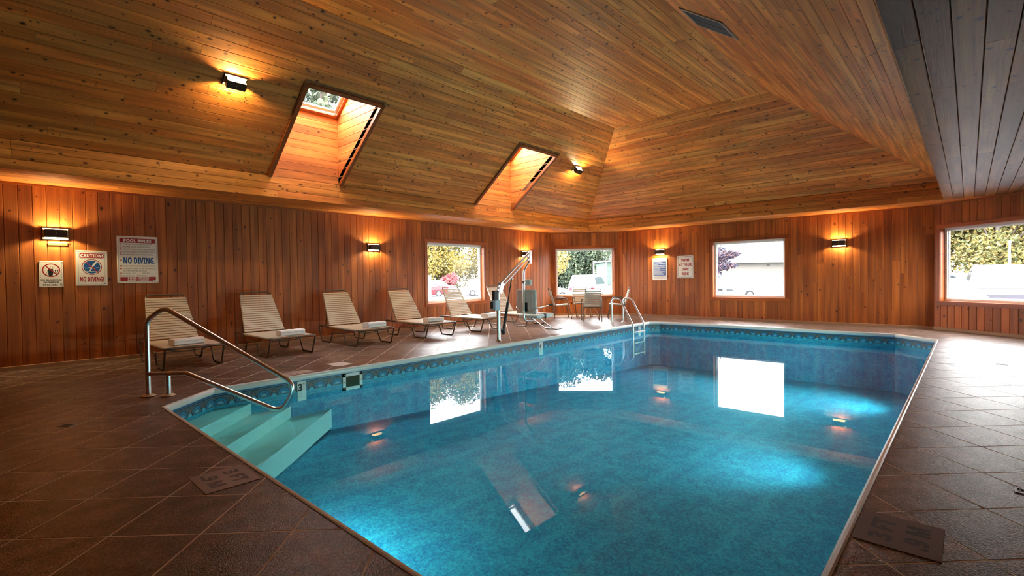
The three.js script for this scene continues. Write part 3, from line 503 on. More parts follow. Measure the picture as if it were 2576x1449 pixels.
sign('notice_poster', 'notice poster with a blue block of white text lines under the end wall light', [2.815, 1.315, 0.002], 0, 0.435, 0.605, print(640, 890, (x, w, h) => {
  x.fillStyle = '#f0ddc4'; x.fillRect(0, 0, w, 140); fit(x, 'NOTICE', w / 2, 78, 340, 84, '#c98f5a', 'center', 'normal');
  x.fillStyle = '#1e4596'; x.fillRect(44, 140, w - 88, 570); let y = 168; x.fillStyle = '#c9d6ea';
  for (const [wd, g] of [[340, 48], [470, 34], [180, 36], [480, 34], [200, 36], [470, 34], [470, 34], [250, 36], [470, 34], [280, 36], [470, 34], [470, 30], [360, 30], [400, 30], [430, 30]]) { if (wd < 460 || y < 200) x.fillRect(76, y, wd, 15); else x.fillRect(76, y, wd, 15); y += g; if (y > 690) break; }
  x.fillStyle = '#dcd6cc'; x.fillRect(44, 730, w - 88, 110); x.fillStyle = '#b9b3a8'; for (let i = 0; i < 4; i++) x.fillRect(70, 750 + i * 22, 430 - i * 30, 8);
}), 0, 0.25);
sign('swim_at_your_own_risk_sign', 'white sign with dark red capitals and a thin border beside the notice', [3.538, 1.357, 0.002], 0, 0.435, 0.6, print(640, 882, (x, w, h) => {
  x.strokeStyle = '#45524f'; x.lineWidth = 14; x.strokeRect(42, 42, w - 84, h - 84);
  for (const [t, y, wd] of [['SWIM', 175, 320], ['AT YOUR', 355, 510], ['OWN', 535, 270], ['RISK', 712, 290]]) fit(x, t, w / 2, y, wd, 132, RED);
}));

// ---------------------------------------------------------------- vent in the right slope
{
  const g = thing('ceiling_vent', 'grey metal vent grille set in the pale right slope', 'vent', [6.74, 4.176, 6.65]);
  const n = V3(-1.685, -2.382, 0).normalize(), u = V3(0, 0, 1); g.setRotationFromMatrix(new THREE.Matrix4().makeBasis(u, n.clone().cross(u), n));
  const w = 0.56, h = 0.62, grey = std('#9a9a94', 0.45, 0.4), dark = std('#1b1d1c', 0.7), slatM = std('#3e4240', 0.5, 0.3);
  mesh('backing', box(w - 0.04, h - 0.04, 0.004, 0, 0, 0.003), dark, g);
  mesh('frame', [box(w, 0.035, 0.014, 0, h / 2 - 0.0175, 0.007), box(w, 0.035, 0.014, 0, -h / 2 + 0.0175, 0.007), box(0.035, h, 0.014, w / 2 - 0.0175, 0, 0.007), box(0.035, h, 0.014, -w / 2 + 0.0175, 0, 0.007)], grey, g);
  for (let i = 0; i < 24; i++) mesh('slat', box(w - 0.07, 0.014, 0.002, 0, -h / 2 + 0.05 + i * (h - 0.1) / 23, 0.009, 0.7), slatM, g);
  mesh('divider', box(0.008, h - 0.07, 0.012, 0, 0, 0.008), slatM, g);
}

// ---------------------------------------------------------------- pool fittings
M.steel = std('#e4e3e0', 0.28, 1.0); M.white = std('#e4e6e0', 0.4); M.black = std('#17181a', 0.5);
{
  // grab rail in the clipped corner; s runs out over the water along (1, -1)/sqrt2
  const g = thing('grab_rail', 'bent stainless grab rail standing at the pool steps', 'handrail', [3.192, 0, 11.649], Math.PI / 4);
  const path = bend([[0, 0, 0], [0, 0.74, 0], [0.17, 0.87, 0], [1.42, 0.085, 0], [1.28, -0.19, 0], [0.37, 0.218, 0], [0.0, 0.218, 0]], [0, 0.12, 0.12, 0.14, 0.13, 0.07, 0]);
  mesh('rail', tube(path, 0.0225, 18), M.steel, g);
  mesh('post', tube([[0.19, 0, 0], [0.19, 0.205, 0]], 0.0225, 18), M.steel, g);
  for (const x of [0, 0.19]) mesh('escutcheon', at(new THREE.LatheGeometry([[0.028, 0], [0.064, 0.002], [0.062, 0.008], [0.04, 0.02], [0.026, 0.024]].map((a) => new THREE.Vector2(...a)), 28), x, 0.0005, 0), M.escutcheon ??= std('#d9c9a4', 0.35), g);
}
{
  const g = thing('pool_ladder', 'stainless pool ladder with twin looped rails at the deep end', 'ladder', [2.85, 0, 2.3]);
  for (const z of [-0.26, 0.26]) mesh('rail', tube(bend([[0, 0, z], [0, 0.6, z], [0.22, 0.6, z], [0.535, 0.03, z], [0.56, -0.12, z], [0.56, -0.75, z]], [0, 0.13, 0.14, 0.1, 0.05, 0]), 0.021, 14), M.steel, g);
  for (const y of [-0.2, -0.45, -0.7]) mesh('tread', rbox(0.07, 0.022, 0.5, 0.008, 0.56, y + 0.03, 0), M.white, g);
  for (const z of [-0.26, 0.26]) mesh('escutcheon', at(new THREE.LatheGeometry([[0.024, 0], [0.055, 0.002], [0.053, 0.008], [0.024, 0.018]].map((a) => new THREE.Vector2(...a)), 24), 0, 0.0005, z), M.steel, g);
}
{
  // skimmer mouth in the left pool wall and its lid in the deck
  const g = thing('skimmer', 'white framed skimmer mouth with screws in the pool wall', 'skimmer', [3.313, -0.17, 9.55], Math.PI / 2), w = 0.27, h = 0.21;
  mesh('frame', [box(w, 0.038, 0.012, 0, h / 2 - 0.019, 0.006), box(w, 0.038, 0.012, 0, -h / 2 + 0.019, 0.006), box(0.04, h, 0.012, w / 2 - 0.02, 0, 0.006), box(0.04, h, 0.012, -w / 2 + 0.02, 0, 0.006)], M.vinyl, g);
  mesh('throat', box(w - 0.08, h - 0.076, 0.003, 0, 0, 0.0025), std('#3a4630', 0.8), g);
  const bolt = std('#6f706c', 0.4, 0.6); for (const x of [-0.115, 0, 0.115]) for (const y of [-0.088, 0, 0.088]) if (x || y) mesh('screw', cyl(0.005, 0.005, 0.003, x, y, 0.013, Math.PI / 2, 0, 0, 8), bolt, g);
  const lid = thing('deck_access_cover', 'pale square access lid set flush in the deck', 'lid', [2.965, 0.0008, 9.535], 0);
  mesh('cover', rbox(0.29, 0.006, 0.235, 0.002, 0, 0.001, 0), std('#d9d2c6', 0.5), lid); mesh('pull_hole', cyl(0.009, 0.009, 0.002, 0, 0.0038, 0, 0, 0, 0, 12), M.black, lid);
}
function marker(label, pos, big, small) {
  const g = thing('depth_marker', label, 'marker', pos, Math.PI / 2);
  mesh('plate', box(0.105, 0.23, 0.004, 0, 0, 0.002), M.vinyl, g);
  mesh('printed_face', new THREE.PlaneGeometry(0.103, 0.228).translate(0, 0, 0.0045), new THREE.MeshStandardMaterial({ map: print(240, 520, (x, w, h) => { x.fillStyle = '#e8ece8'; x.fillRect(0, 0, w, h); fit(x, big, 74, 160, 120, 250, '#0c0c10'); fit(x, small, 186, 74, 84, 66, '#0c0c10', 'center', 'normal'); }), roughness: 0.4 }), g);
}
marker('white 3 FT depth tile on the pool wall near the skimmer', [3.313, -0.185, 10.2], '3', 'FT');
marker('white 4 depth tile on the pool wall below the pool lift', [3.313, -0.185, 5.78], '4', 'FT');
marker('white 5 depth tile on the pool wall behind the ladder', [3.313, -0.185, 2.1], '5', 'FT');
function deckPlate(label, [x, z], turn, w, h, lines, tone, ink) {
  const g = thing('deck_depth_plate', label, 'marker', [x, 0.0006, z], turn);
  mesh('plate', rbox(w, 0.004, h, 0.0015, 0, 0.001, 0), std(tone, 0.6, 0, { bumpMap: tileBump, bumpScale: 0.0008 }), g);
  mesh('stencilled_face', at(new THREE.PlaneGeometry(w - 0.006, h - 0.006), 0, 0.0034, 0, -Math.PI / 2, 0, 0), new THREE.MeshStandardMaterial({ roughness: 0.6, map: print(420, 400, (c, W, Hh) => {
    c.fillStyle = tone; c.fillRect(0, 0, W, Hh); lines.forEach((t, i) => fit(c, t, W / 2, Hh * (0.3 + 0.42 * i), 0, 150, ink));
    for (let i = 0; i < 1600; i++) { c.fillStyle = rnd() < 0.5 ? tone : 'rgba(60,50,42,0.25)'; c.globalAlpha = 0.6; c.fillRect(rnd() * W, rnd() * Hh, 3 + rnd() * 5, 2 + rnd() * 4); } c.globalAlpha = 1;
  }) }), g);
}
deckPlate('worn tan plate stencilled 3 FT at the near end of the pool', [6.005, 11.83], 0, 0.32, 0.275, ['3 FT', '.9 M'], '#a8978a', '#4a3f38');
deckPlate('dark brown plate stencilled 3 FT on the right deck', [8.85, 10.12], Math.PI / 2, 0.33, 0.285, ['3 FT', '.9 M'], '#6f5546', '#33271f');
deckPlate('faded pale plate beside the coping near the grab rail', [3.13, 10.18], -Math.PI / 2, 0.35, 0.22, ['3 FT', '.9 M'], '#b9a99b', '#8d7c70');
function drain(label, [x, z], turn) {
  const g = thing('deck_drain', label, 'drain', [x, 0.0006, z], turn);
  mesh('rim', [box(0.11, 0.004, 0.012, 0, 0.002, 0.034), box(0.11, 0.004, 0.012, 0, 0.002, -0.034), box(0.012, 0.004, 0.08, 0.05, 0.002, 0), box(0.012, 0.004, 0.08, -0.05, 0.002, 0)], std('#8d8a84', 0.4, 0.5), g);
  mesh('grate', [0, 1, 2, 3, 4].map((i) => box(0.006, 0.003, 0.06, -0.034 + i * 0.017, 0.0015, 0)), std('#4a443e', 0.5, 0.5), g);
}
drain('small slotted deck drain near the grab rail shadow', [3.9, 12.3], 0.6); drain('small slotted drain in the right deck', [9.29, 9.21], 0); drain('small slotted drain in the glare by the far right wall', [9.35, 4.45], 0);

// ---------------------------------------------------------------- loungers
M.tube = std('#6a5a4c', 0.35, 0.55); M.strap = std('#cfc6b4', 0.5); M.terry = std('#f2f1f2', 0.95);
function strapGeo(z0, z1, w, r) {          // a vinyl strap across two rails, in its own plane: x along the rails, y up
  return join([box(w, 0.004, z1 - z0, 0, r + 0.001, (z0 + z1) / 2), ...[z0, z1].map((z) => at(new THREE.CylinderGeometry(r + 0.003, r + 0.003, w, 10, 1, true), 0, 0, z, 0, 0, Math.PI / 2))]);
}
function lounger() {
  const g = thing('pool_lounger', '', 'lounger', [0, 0, 0], 0, 'strap loungers along the left wall'), r = 0.0125, hw = 0.33;
  const leg = (s) => tube(bend([[0.62, 0.285, s * hw], [0.27, 0.29, s * hw], [0.39, 0.013, s * hw], [0.7, 0.013, s * hw], [0.79, 0.185, s * hw], [1.18, 0.195, s * hw], [1.28, 0.013, s * hw], [1.61, 0.013, s * hw], [1.715, 0.275, s * hw]], 0.055), r, 10);
  for (const s of [-1, 1]) { mesh('sled_leg', leg(s), M.tube, g); for (const x of [0.45, 0.65, 1.35, 1.56]) mesh('foot_glide', box(0.03, 0.006, 0.03, x, 0.003, s * hw), M.black, g); }
  mesh('seat_frame', tube(bend([[0.5, 0.285, -hw], [1.715, 0.275, -hw], [1.715, 0.275, hw], [0.5, 0.285, hw]], 0.05), r, 10), M.tube, g);
  mesh('cross_bow', tube(bend([[0.95, 0.275, -hw], [0.97, 0.215, -0.16], [0.97, 0.205, 0], [0.97, 0.215, 0.16], [0.95, 0.275, hw]], 0.1), 0.009, 8), M.tube, g);
  mesh('cross_bow', tube(bend([[1.45, 0.27, -hw], [1.42, 0.21, -0.16], [1.42, 0.2, 0], [1.42, 0.21, 0.16], [1.45, 0.27, hw]], 0.1), 0.009, 8), M.tube, g);
  mesh('rear_bar', tube(bend([[0.28, 0.288, -hw], [0.34, 0.25, -0.18], [0.36, 0.24, 0], [0.34, 0.25, 0.18], [0.28, 0.288, hw]], 0.12), r, 10), M.tube, g);
  // reclined back
  const hx = 0.63, hy = 0.305, tx = 0.235, ty = 0.93, wb = 0.30, wt = 0.235, lenB = Math.hypot(hx - tx, ty - hy), ax = Math.atan2(ty - hy, tx - hx);
  mesh('back_frame', tube(bend([[hx, hy, -wb], [tx, ty, -wt], [tx, ty, wt], [hx, hy, wb]], 0.06), r, 10), M.tube, g);
  const n = 17; for (let i = 0; i < n; i++) { const t = (i + 0.45) / n * 0.93, w = wb + (wt - wb) * t; mesh('back_strap', at(strapGeo(-w, w, 0.031, r), hx + (tx - hx) * t, hy + (ty - hy) * t, 0, 0, 0, ax - Math.PI), M.strap, g); }
  const m = 24; for (let i = 0; i < m; i++) { const x = 0.68 + (i + 0.5) / m * 0.99; mesh('seat_strap', at(strapGeo(-hw, hw, 0.036, r), x, 0.285 - (x - 0.5) * 0.0082, 0), M.strap, g); }
  for (const s of [-1, 1]) {
    const p0 = V3(0.445, 0.6, s * 0.25), p1 = V3(0.36, 0.262, s * 0.25), rack = [tube([p0, p1], 0.007, 8)];
    for (let i = 1; i < 6; i++) { const c = p0.clone().lerp(p1, i / 6 + 0.1); rack.push(box(0.022, 0.007, 0.008, c.x + 0.01, c.y, c.z)); } mesh('recline_rack', rack, M.tube, g);
  }
  return g;
}
const LZ = [[10.87, 'strap lounger behind the grab rail, first in the row'], [9.6, 'strap lounger second from the pool rules sign'], [8.185, 'strap lounger in the middle of the bare wall, third from the pool rules sign'], [6.775, 'strap lounger just before the picture window'], [5.35, 'strap lounger with its back against the picture window'], [3.93, 'strap lounger partly hidden behind the pool lift']];
const firstLounger = lounger();
LZ.forEach(([z, l], i) => { if (!i) { firstLounger.position.set(0.02, 0, z); firstLounger.userData.label = l; } else dup(firstLounger, [0, 0, z], 0, l); });
function towelGeo(len, w, h, rolled) {
  const s = new THREE.Shape(), a = w / 2, b = h / 2;
  s.moveTo(-a + b, -b); s.lineTo(a - b * 0.7, -b); s.quadraticCurveTo(a, -b, a, -b * 0.45); s.quadraticCurveTo(a, -0.004, a - 0.012, 0); s.quadraticCurveTo(a, 0.004, a, b * 0.5); s.quadraticCurveTo(a, b, a - b * 0.8, b); s.lineTo(-a + b, b * (rolled ? 1.08 : 0.96)); s.quadraticCurveTo(-a, b, -a, 0); s.quadraticCurveTo(-a, -b, -a + b, -b);
  const g = new THREE.ExtrudeGeometry(s, { depth: len - 0.02, bevelEnabled: true, bevelSize: 0.009, bevelThickness: 0.01, bevelSegments: 3, steps: 12, curveSegments: 6 }).translate(0, 0, -len / 2 + 0.01), p = g.attributes.position;
  for (let i = 0; i < p.count; i++) { const x = p.getX(i), y = p.getY(i), z = p.getZ(i), n = vn(x * 22 + 50, z * 16 + 80 + y * 20) - 0.5; p.setY(i, y + (y > -b * 0.5 ? n * 0.013 : 0)); p.setX(i, x + n * 0.006); }
  g.computeVertexNormals(); return g;
}
[[10.87, 0.045, 1.44, 'rolled white towel on the lounger behind the grab rail'], [9.6, -0.03, 1.5, 'folded white towel on the second lounger from the pool rules sign'], [8.185, -0.05, 1.5, 'thick folded white towel on the third lounger from the pool rules sign'], [6.775, 0.03, 1.45, 'folded white towel on the lounger just before the picture window'], [5.35, -0.02, 1.5, 'folded white towel on the lounger against the picture window'], [3.93, 0.02, 1.46, 'folded white towel on the lounger behind the pool lift']].forEach(([z, dz, x, l], i) => {
  const t = mesh('towel', towelGeo(0.36, 0.19, i === 2 ? 0.075 : 0.062, i < 2), M.terry); t.position.set(x, i === 2 ? 0.3405 : 0.334, z + dz - 0.02); t.rotation.y = [0.1, -0.06, 0.05, -0.1, 0.08, 0][i]; tag(t, l, 'towel', 'white pool towels');
});

// ---------------------------------------------------------------- table and chairs
function chair() {
  const g = thing('strap_chair', '', 'chair', [0, 0, 0], 0, 'strap armchairs at the round table'), r = 0.011, hw = 0.225;   // faces +z
  for (const s of [-1, 1]) {
    mesh('leg_frame', tube(bend([[s * hw, 0, -0.2], [s * hw, 0.36, -0.16], [s * (hw + 0.02), 0.54, -0.14], [s * (hw + 0.02), 0.565, 0.13], [s * (hw + 0.01), 0.37, 0.2], [s * hw, 0, 0.27]], 0.07), r, 8), M.tube, g);
    mesh('arm_pad', rbox(0.04, 0.014, 0.24, 0.006, s * (hw + 0.02), 0.574, 0.0), M.tube, g);
  }
  mesh('seat_frame', tube(bend([[-hw + 0.02, 0.36, -0.17], [-hw + 0.02, 0.39, 0.22], [hw - 0.02, 0.39, 0.22], [hw - 0.02, 0.36, -0.17]], 0.05, true), r, 8), M.tube, g);
  mesh('back_frame', tube(bend([[-hw + 0.02, 0.36, -0.17], [-hw + 0.03, 0.83, -0.31], [hw - 0.03, 0.83, -0.31], [hw - 0.02, 0.36, -0.17]], 0.06), r, 8), M.tube, g);
  for (let i = 0; i < 9; i++) { const t = 0.08 + i * 0.095, w = hw - 0.02 - 0.01 * t; mesh('back_strap', at(at(strapGeo(-w, w, 0.034, r), 0, 0, 0, 0, -Math.PI / 2, 0), 0, 0.36 + 0.47 * t, -0.17 - 0.14 * t, 1.28, 0, 0), M.strap, g); }
  for (let i = 0; i < 8; i++) { const z = -0.14 + i * 0.046; mesh('seat_strap', at(at(strapGeo(-hw + 0.02, hw - 0.02, 0.038, r), 0, 0, 0, 0, -Math.PI / 2, 0), 0, 0.364 + (z + 0.17) * 0.075, z), M.strap, g); }
  return g;
}
{
  const tc = [1.5, 1.58], c0 = chair(), spots = [[[0.93, 2.05], 'strap armchair at the table with its side to the pool lift'], [[2.04, 2.2], 'strap armchair at the table with its back to the pool'], [[2.12, 1.06], 'strap armchair at the table beside the pool ladder'], [[1.0, 1.13], 'strap armchair at the table under the window']];
  spots.forEach(([[x, z], l], i) => { const a = Math.atan2(tc[0] - x, tc[1] - z) + [0.12, 0, -0.1, 0][i]; if (!i) { c0.position.set(x, 0, z); c0.rotation.y = a; c0.userData.label = l; } else dup(c0, [x, 0, z], a, l); });
  const g = thing('round_table', 'round white topped patio table with curved tan legs', 'table', [tc[0], 0, tc[1]]), tan = std('#b7946c', 0.45, 0.2);
  mesh('table_top', at(new THREE.LatheGeometry([[0, 0.69], [0.41, 0.69], [0.428, 0.683], [0.43, 0.674], [0.42, 0.666], [0, 0.664]].map((a) => new THREE.Vector2(...a)).reverse(), 48)), std('#e9edf0', 0.25), g);
  for (let i = 0; i < 4; i++) mesh('leg', at(tube(bend([[0.06, 0.66, 0], [0.07, 0.36, 0], [0.25, 0.2, 0], [0.3, 0.0, 0]], 0.12), 0.016, 10), 0, 0, 0, 0, 0.3 + i * Math.PI / 2, 0), tan, g);
  mesh('leg_ring', at(new THREE.TorusGeometry(0.075, 0.01, 8, 24), 0, 0.36, 0, Math.PI / 2), tan, g); mesh('umbrella_collar', cyl(0.03, 0.03, 0.02, 0, 0.698, 0), M.white, g);
}

// ---------------------------------------------------------------- pool lift: mast at (2.95, 6.51), arm and seat run towards -z
{
  const g = thing('pool_lift', 'stainless pool hoist with a grey moulded seat hanging from its arm', 'pool lift', [2.95, 0, 6.51]), grey = std('#dadfdb', 0.5), pale = std('#a9bccb', 0.45);
  mesh('mast', [tube([[0, 0, 0], [0, 0.9, 0]], 0.028, 16), tube([[0, 0, 0], [0, 0.55, 0]], 0.036, 16)], M.steel, g);
  mesh('socket', cyl(0.055, 0.06, 0.012, 0, 0.006, 0, 0, 0, 0, 24), M.steel, g);
  mesh('pivot_bracket', [rbox(0.012, 0.2, 0.08, 0.003, -0.035, 0.94, -0.05, -0.35), rbox(0.012, 0.2, 0.08, 0.003, 0.035, 0.94, -0.05, -0.35), cyl(0.014, 0.014, 0.1, 0, 1.0, -0.07, 0, 0, Math.PI / 2)], M.steel, g);
  for (const [dy, rr2] of [[0, 0.022], [-0.09, 0.015]]) mesh('arm', tube([[0, 1.02 + dy, -0.06], [0, 1.59 + dy, -0.85]], rr2, 12), M.steel, g);
  mesh('end_plate', [rbox(0.008, 0.25, 0.07, 0.003, -0.03, 1.51, -0.86), rbox(0.008, 0.25, 0.07, 0.003, 0.03, 1.51, -0.86), cyl(0.01, 0.01, 0.08, 0, 1.59, -0.855, 0, 0, Math.PI / 2), cyl(0.01, 0.01, 0.08, 0, 1.43, -0.855, 0, 0, Math.PI / 2)], M.steel, g);
  mesh('seat_pole', tube(bend([[0, 1.43, -0.85], [0, 1.25, -0.7], [0, 0.32, -0.68], [0, 0.29, -0.95]], [0, 0.09, 0.09, 0]), 0.02, 14), M.steel, g);
  const ac = mesh('actuator', [tube([[0.0, 1.1, -0.35], [0, 0.62, -0.23]], 0.011, 12), tube([[0, 0.68, -0.245], [0, 0.14, -0.11]], 0.026, 16), cyl(0.04, 0.034, 0.1, 0, 0.16, -0.112, 0.24)], M.black, g);
  mesh('actuator_pin', cyl(0.012, 0.012, 0.07, 0, 1.1, -0.35, 0, 0, Math.PI / 2), M.steel, ac);
  mesh('control_box', rbox(0.07, 0.17, 0.1, 0.012, -0.01, 0.81, 0.07), M.black, g);
  const bat = mesh('battery_pack', rbox(0.11, 0.19, 0.13, 0.015, 0, 0.64, 0.07), pale, g); mesh('battery_cover', rbox(0.06, 0.12, 0.05, 0.008, -0.03, 0.64, 0.12), M.black, bat);
  mesh('seat_back', [rbox(0.48, 0.46, 0.05, 0.03, 0, 0.665, -0.76), rbox(0.36, 0.34, 0.012, 0.006, 0, 0.67, -0.733)], grey, g);
  mesh('back_bracket', box(0.1, 0.16, 0.02, 0, 0.57, -0.72), M.black, g);
  const hr2 = mesh('head_rest', rbox(0.19, 0.12, 0.07, 0.03, 0, 1.03, -0.79), grey, g); mesh('head_rest_clamp', cyl(0.026, 0.026, 0.07, 0, 1.03, -0.7, Math.PI / 2), M.steel, hr2);
  mesh('seat_pan', [rbox(0.48, 0.07, 0.4, 0.03, 0, 0.395, -0.98, 0.05), rbox(0.46, 0.05, 0.2, 0.022, 0, 0.39, -1.2, 0.25)], grey, g);
  mesh('seat_belt', rbox(0.5, 0.085, 0.05, 0.01, 0, 0.395, -1.02), M.black, g);
  for (const s of [-1, 1]) { const a = mesh('arm_rest', tube(bend([[s * 0.06, 0.46, -0.71], [s * 0.27, 0.56, -0.76], [s * 0.29, 0.6, -1.15]], 0.06), 0.013, 10), M.steel, g); mesh('grip', tube([[s * 0.289, 0.597, -1.06], [s * 0.2905, 0.602, -1.17]], 0.018, 10), M.black, a); }
  for (const s of [-1, 1]) mesh('foot_rest_arm', tube(bend([[s * 0.1, 0.345, -1.0], [s * 0.1, 0.11, -1.42], [s * 0.1, 0.085, -1.62]], 0.05), 0.012, 10), M.steel, g);
  mesh('foot_rest', rbox(0.3, 0.016, 0.16, 0.006, 0, 0.09, -1.58, 0.06), std('#8e9191', 0.5, 0.4), g);
}

// ---------------------------------------------------------------- underwater lamps in the near and right walls
function poolLight(pos, turn, label, power, cone, dip) {
  const g = thing('pool_light', label, 'light', pos, turn);                   // shines towards local -z
  mesh('bezel', at(new THREE.TorusGeometry(0.11, 0.014, 8, 32), 0, 0, -0.006), M.steel, g);
  mesh('lens', at(new THREE.SphereGeometry(0.1, 24, 8, 0, Math.PI * 2, 0, 0.9), 0, 0, 0.055, -Math.PI / 2), new THREE.MeshStandardMaterial({ color: '#eef8f4', emissive: new THREE.Color().setRGB(0.8, 1, 0.95), emissiveIntensity: 3 }), g);
  const l = new THREE.SpotLight(new THREE.Color().setRGB(1, 0.97, 0.82), power, 0, cone, 0.6, 2); l.position.set(0, 0, -0.09); l.target.position.set(0, dip, -1.2); l.castShadow = true; l.shadow.radius = 4; g.add(l); g.add(l.target);
}
poolLight([6.1, -0.36, 11.643], 0, 'round underwater lamp in the pool wall at the shallow end', 4, 1.45, -0.2);
poolLight([8.673, -0.32, 7.4], Math.PI / 2, 'round underwater lamp in the long pool wall by the right deck, nearer the shallow end', 11, 1.05, 0.24);
poolLight([8.673, -0.32, 3.4], Math.PI / 2, 'round underwater lamp in the long pool wall by the right deck, nearer the ladder end', 13, 1.2, 0.12);

// ---------------------------------------------------------------- outdoors
const GY = -0.62;
{
  const d = new Uint8Array(256 * 256 * 4); for (let y = 0; y < 256; y++) for (let x = 0; x < 256; x++) { const i = (y * 256 + x) * 4, f = 0.8 + 0.35 * (vn(x / 2, y / 2, 128, 128) - 0.5) + 0.25 * (vn(x / 32, y / 32, 8, 8) - 0.5); d[i] = 84 * f; d[i + 1] = 86 * f; d[i + 2] = 92 * f; d[i + 3] = 255; }
  const t = dataTex(d, 256, 256, true), sh = new THREE.Shape([[-130, -110], [130, -110], [130, 150], [-130, 150]].map((a) => new THREE.Vector2(...a))); sh.holes.push(new THREE.Path(OCT.map(([x, z]) => new THREE.Vector2(x, -z)))); const g = new THREE.ShapeGeometry(sh); for (let i = 0; i < g.attributes.uv.count; i++) g.attributes.uv.setXY(i, g.attributes.uv.getX(i) / 4, g.attributes.uv.getY(i) / 4);
  const m = mesh('parking_lot', at(g, 0, GY, 0, -Math.PI / 2), new THREE.MeshStandardMaterial({ map: t, roughness: 0.9 })); struct(m, 'grey asphalt car park outside the windows', 'ground');
}
const leafShape = (() => { const s = new THREE.Shape(); s.moveTo(0, -0.5); s.quadraticCurveTo(0.42, -0.1, 0.1, 0.5); s.lineTo(-0.1, 0.45); s.quadraticCurveTo(-0.4, -0.1, 0, -0.5); const a = new THREE.ShapeGeometry(s, 3); return join([a, at(a.clone(), 0.3, 0.3, 0.1, 0.9, 0.6, 1.1), at(a.clone(), -0.3, 0.2, -0.1, -0.7, 1.8, -0.8)]); })();
M.leaf = new THREE.MeshStandardMaterial({ color: '#ffffff', roughness: 0.8, side: THREE.DoubleSide }); M.bark = std('#4c443d', 0.9);
function tree(name, label, [x, z], crowns, colors, n, size, trunk = 0.16, group = null) {      // crowns: [dx, y, dz, rx, ry, rz]
  const g = thing(name, label, trunk ? 'tree' : 'shrub', [x, GY, z], 0, group), q = new THREE.Object3D(), top = Math.max(...crowns.map((c) => c[1]));
  if (trunk) {
    mesh('trunk', (() => { const pts = [], r = []; for (let i = 0; i <= 8; i++) pts.push(V3(Math.sin(i * 0.8) * 0.06, i / 8 * top, Math.cos(i * 1.1) * 0.06)); const t = tube(pts, trunk, 8), p = t.attributes.position; for (let i = 0; i < p.count; i++) { const k = 1 - 0.7 * Math.max(0, p.getY(i)) / top; p.setX(i, p.getX(i) * k); p.setZ(i, p.getZ(i) * k); } return t; })(), M.bark, g);
    for (const c of crowns.slice(0, 5)) mesh('branch', tube([V3(0, top * 0.35, 0), V3(c[0] * 0.5, (top * 0.35 + c[1]) / 2 + 0.1, c[2] * 0.5), V3(c[0], c[1], c[2])], trunk * 0.25, 6), M.bark, g);
  }
  const im = new THREE.InstancedMesh(leafShape, M.leaf, n), cols = colors.map((c) => new THREE.Color(c)), k = new THREE.Color();
  for (let i = 0; i < n; i++) {
    const c = crowns[Math.floor(rnd() * crowns.length)], th = rr(0, Math.PI * 2), ph = Math.acos(rr(-1, 1)), ra = Math.pow(rnd(), 0.45) * (0.82 + 0.3 * vn(th * 3 + i % 3, ph * 4));
    q.position.set(c[0] + Math.sin(ph) * Math.cos(th) * c[3] * ra, Math.max(0.05, c[1] + Math.cos(ph) * c[4] * ra), c[2] + Math.sin(ph) * Math.sin(th) * c[5] * ra);
    q.rotation.set(rr(0, 6), rr(0, 6), rr(0, 6)); q.scale.setScalar(size * rr(0.6, 1.35)); q.updateMatrix(); im.setMatrixAt(i, q.matrix);
    im.setColorAt(i, k.copy(cols[Math.floor(rnd() * cols.length)]).multiplyScalar(rr(0.75, 1.15)));
  }
  im.name = 'foliage'; im.userData.kind = 'stuff'; shade(im); g.add(im); return g;
}
function blobs(n, w, y0, y1, d, r) { const o = []; for (let i = 0; i < n; i++) o.push([rr(-w, w), rr(y0, y1), rr(-d, d), r * rr(0.8, 1.2), r * rr(0.7, 1.1), r * rr(0.8, 1.2)]); return o; }
const YEL = ['#8f7a34', '#857028', '#968446', '#6e6634', '#78704a'], GRN = ['#3a4a34', '#30402e', '#4a563e', '#28362a', '#545c44'], MIX = ['#6e6a34', '#605f36', '#82703a', '#545a36', '#78693a'], PUR = ['#43303c', '#4e383e', '#363248', '#5a4444', '#2e3044'];
// seen through the lounger window
[[-45.5, -30], [-50, -36], [-42, -38.5], [-56, -30], [-49, -44]].forEach(([x, z], i) => tree('yellow_maple', 'tall maple in yellow leaf far beyond the lounger window', [x, z], blobs(16, 4.2, 2.6, 17, 3.6, 2.6), i % 2 ? MIX : YEL, 15000, 0.26, 0.22, 'yellow maples beyond the car park'));
tree('red_shrub', 'round pinkish red shrub beyond the cars', [-38.6, -26.8], blobs(5, 0.9, 1.2, 2.0, 0.9, 0.85), ['#8a3c42', '#94484a', '#7c343c', '#985a54'], 1500, 0.2, 0.07);
{ const g = thing('white_post', 'plain white post standing outside the lounger window', 'post', [-14.7, GY, -5.58]); mesh('shaft', box(0.13, 1.95, 0.13, 0, 0.975, 0), M.vinyl, g); mesh('cap', rbox(0.17, 0.05, 0.17, 0.01, 0, 1.97, 0), M.vinyl, g); }
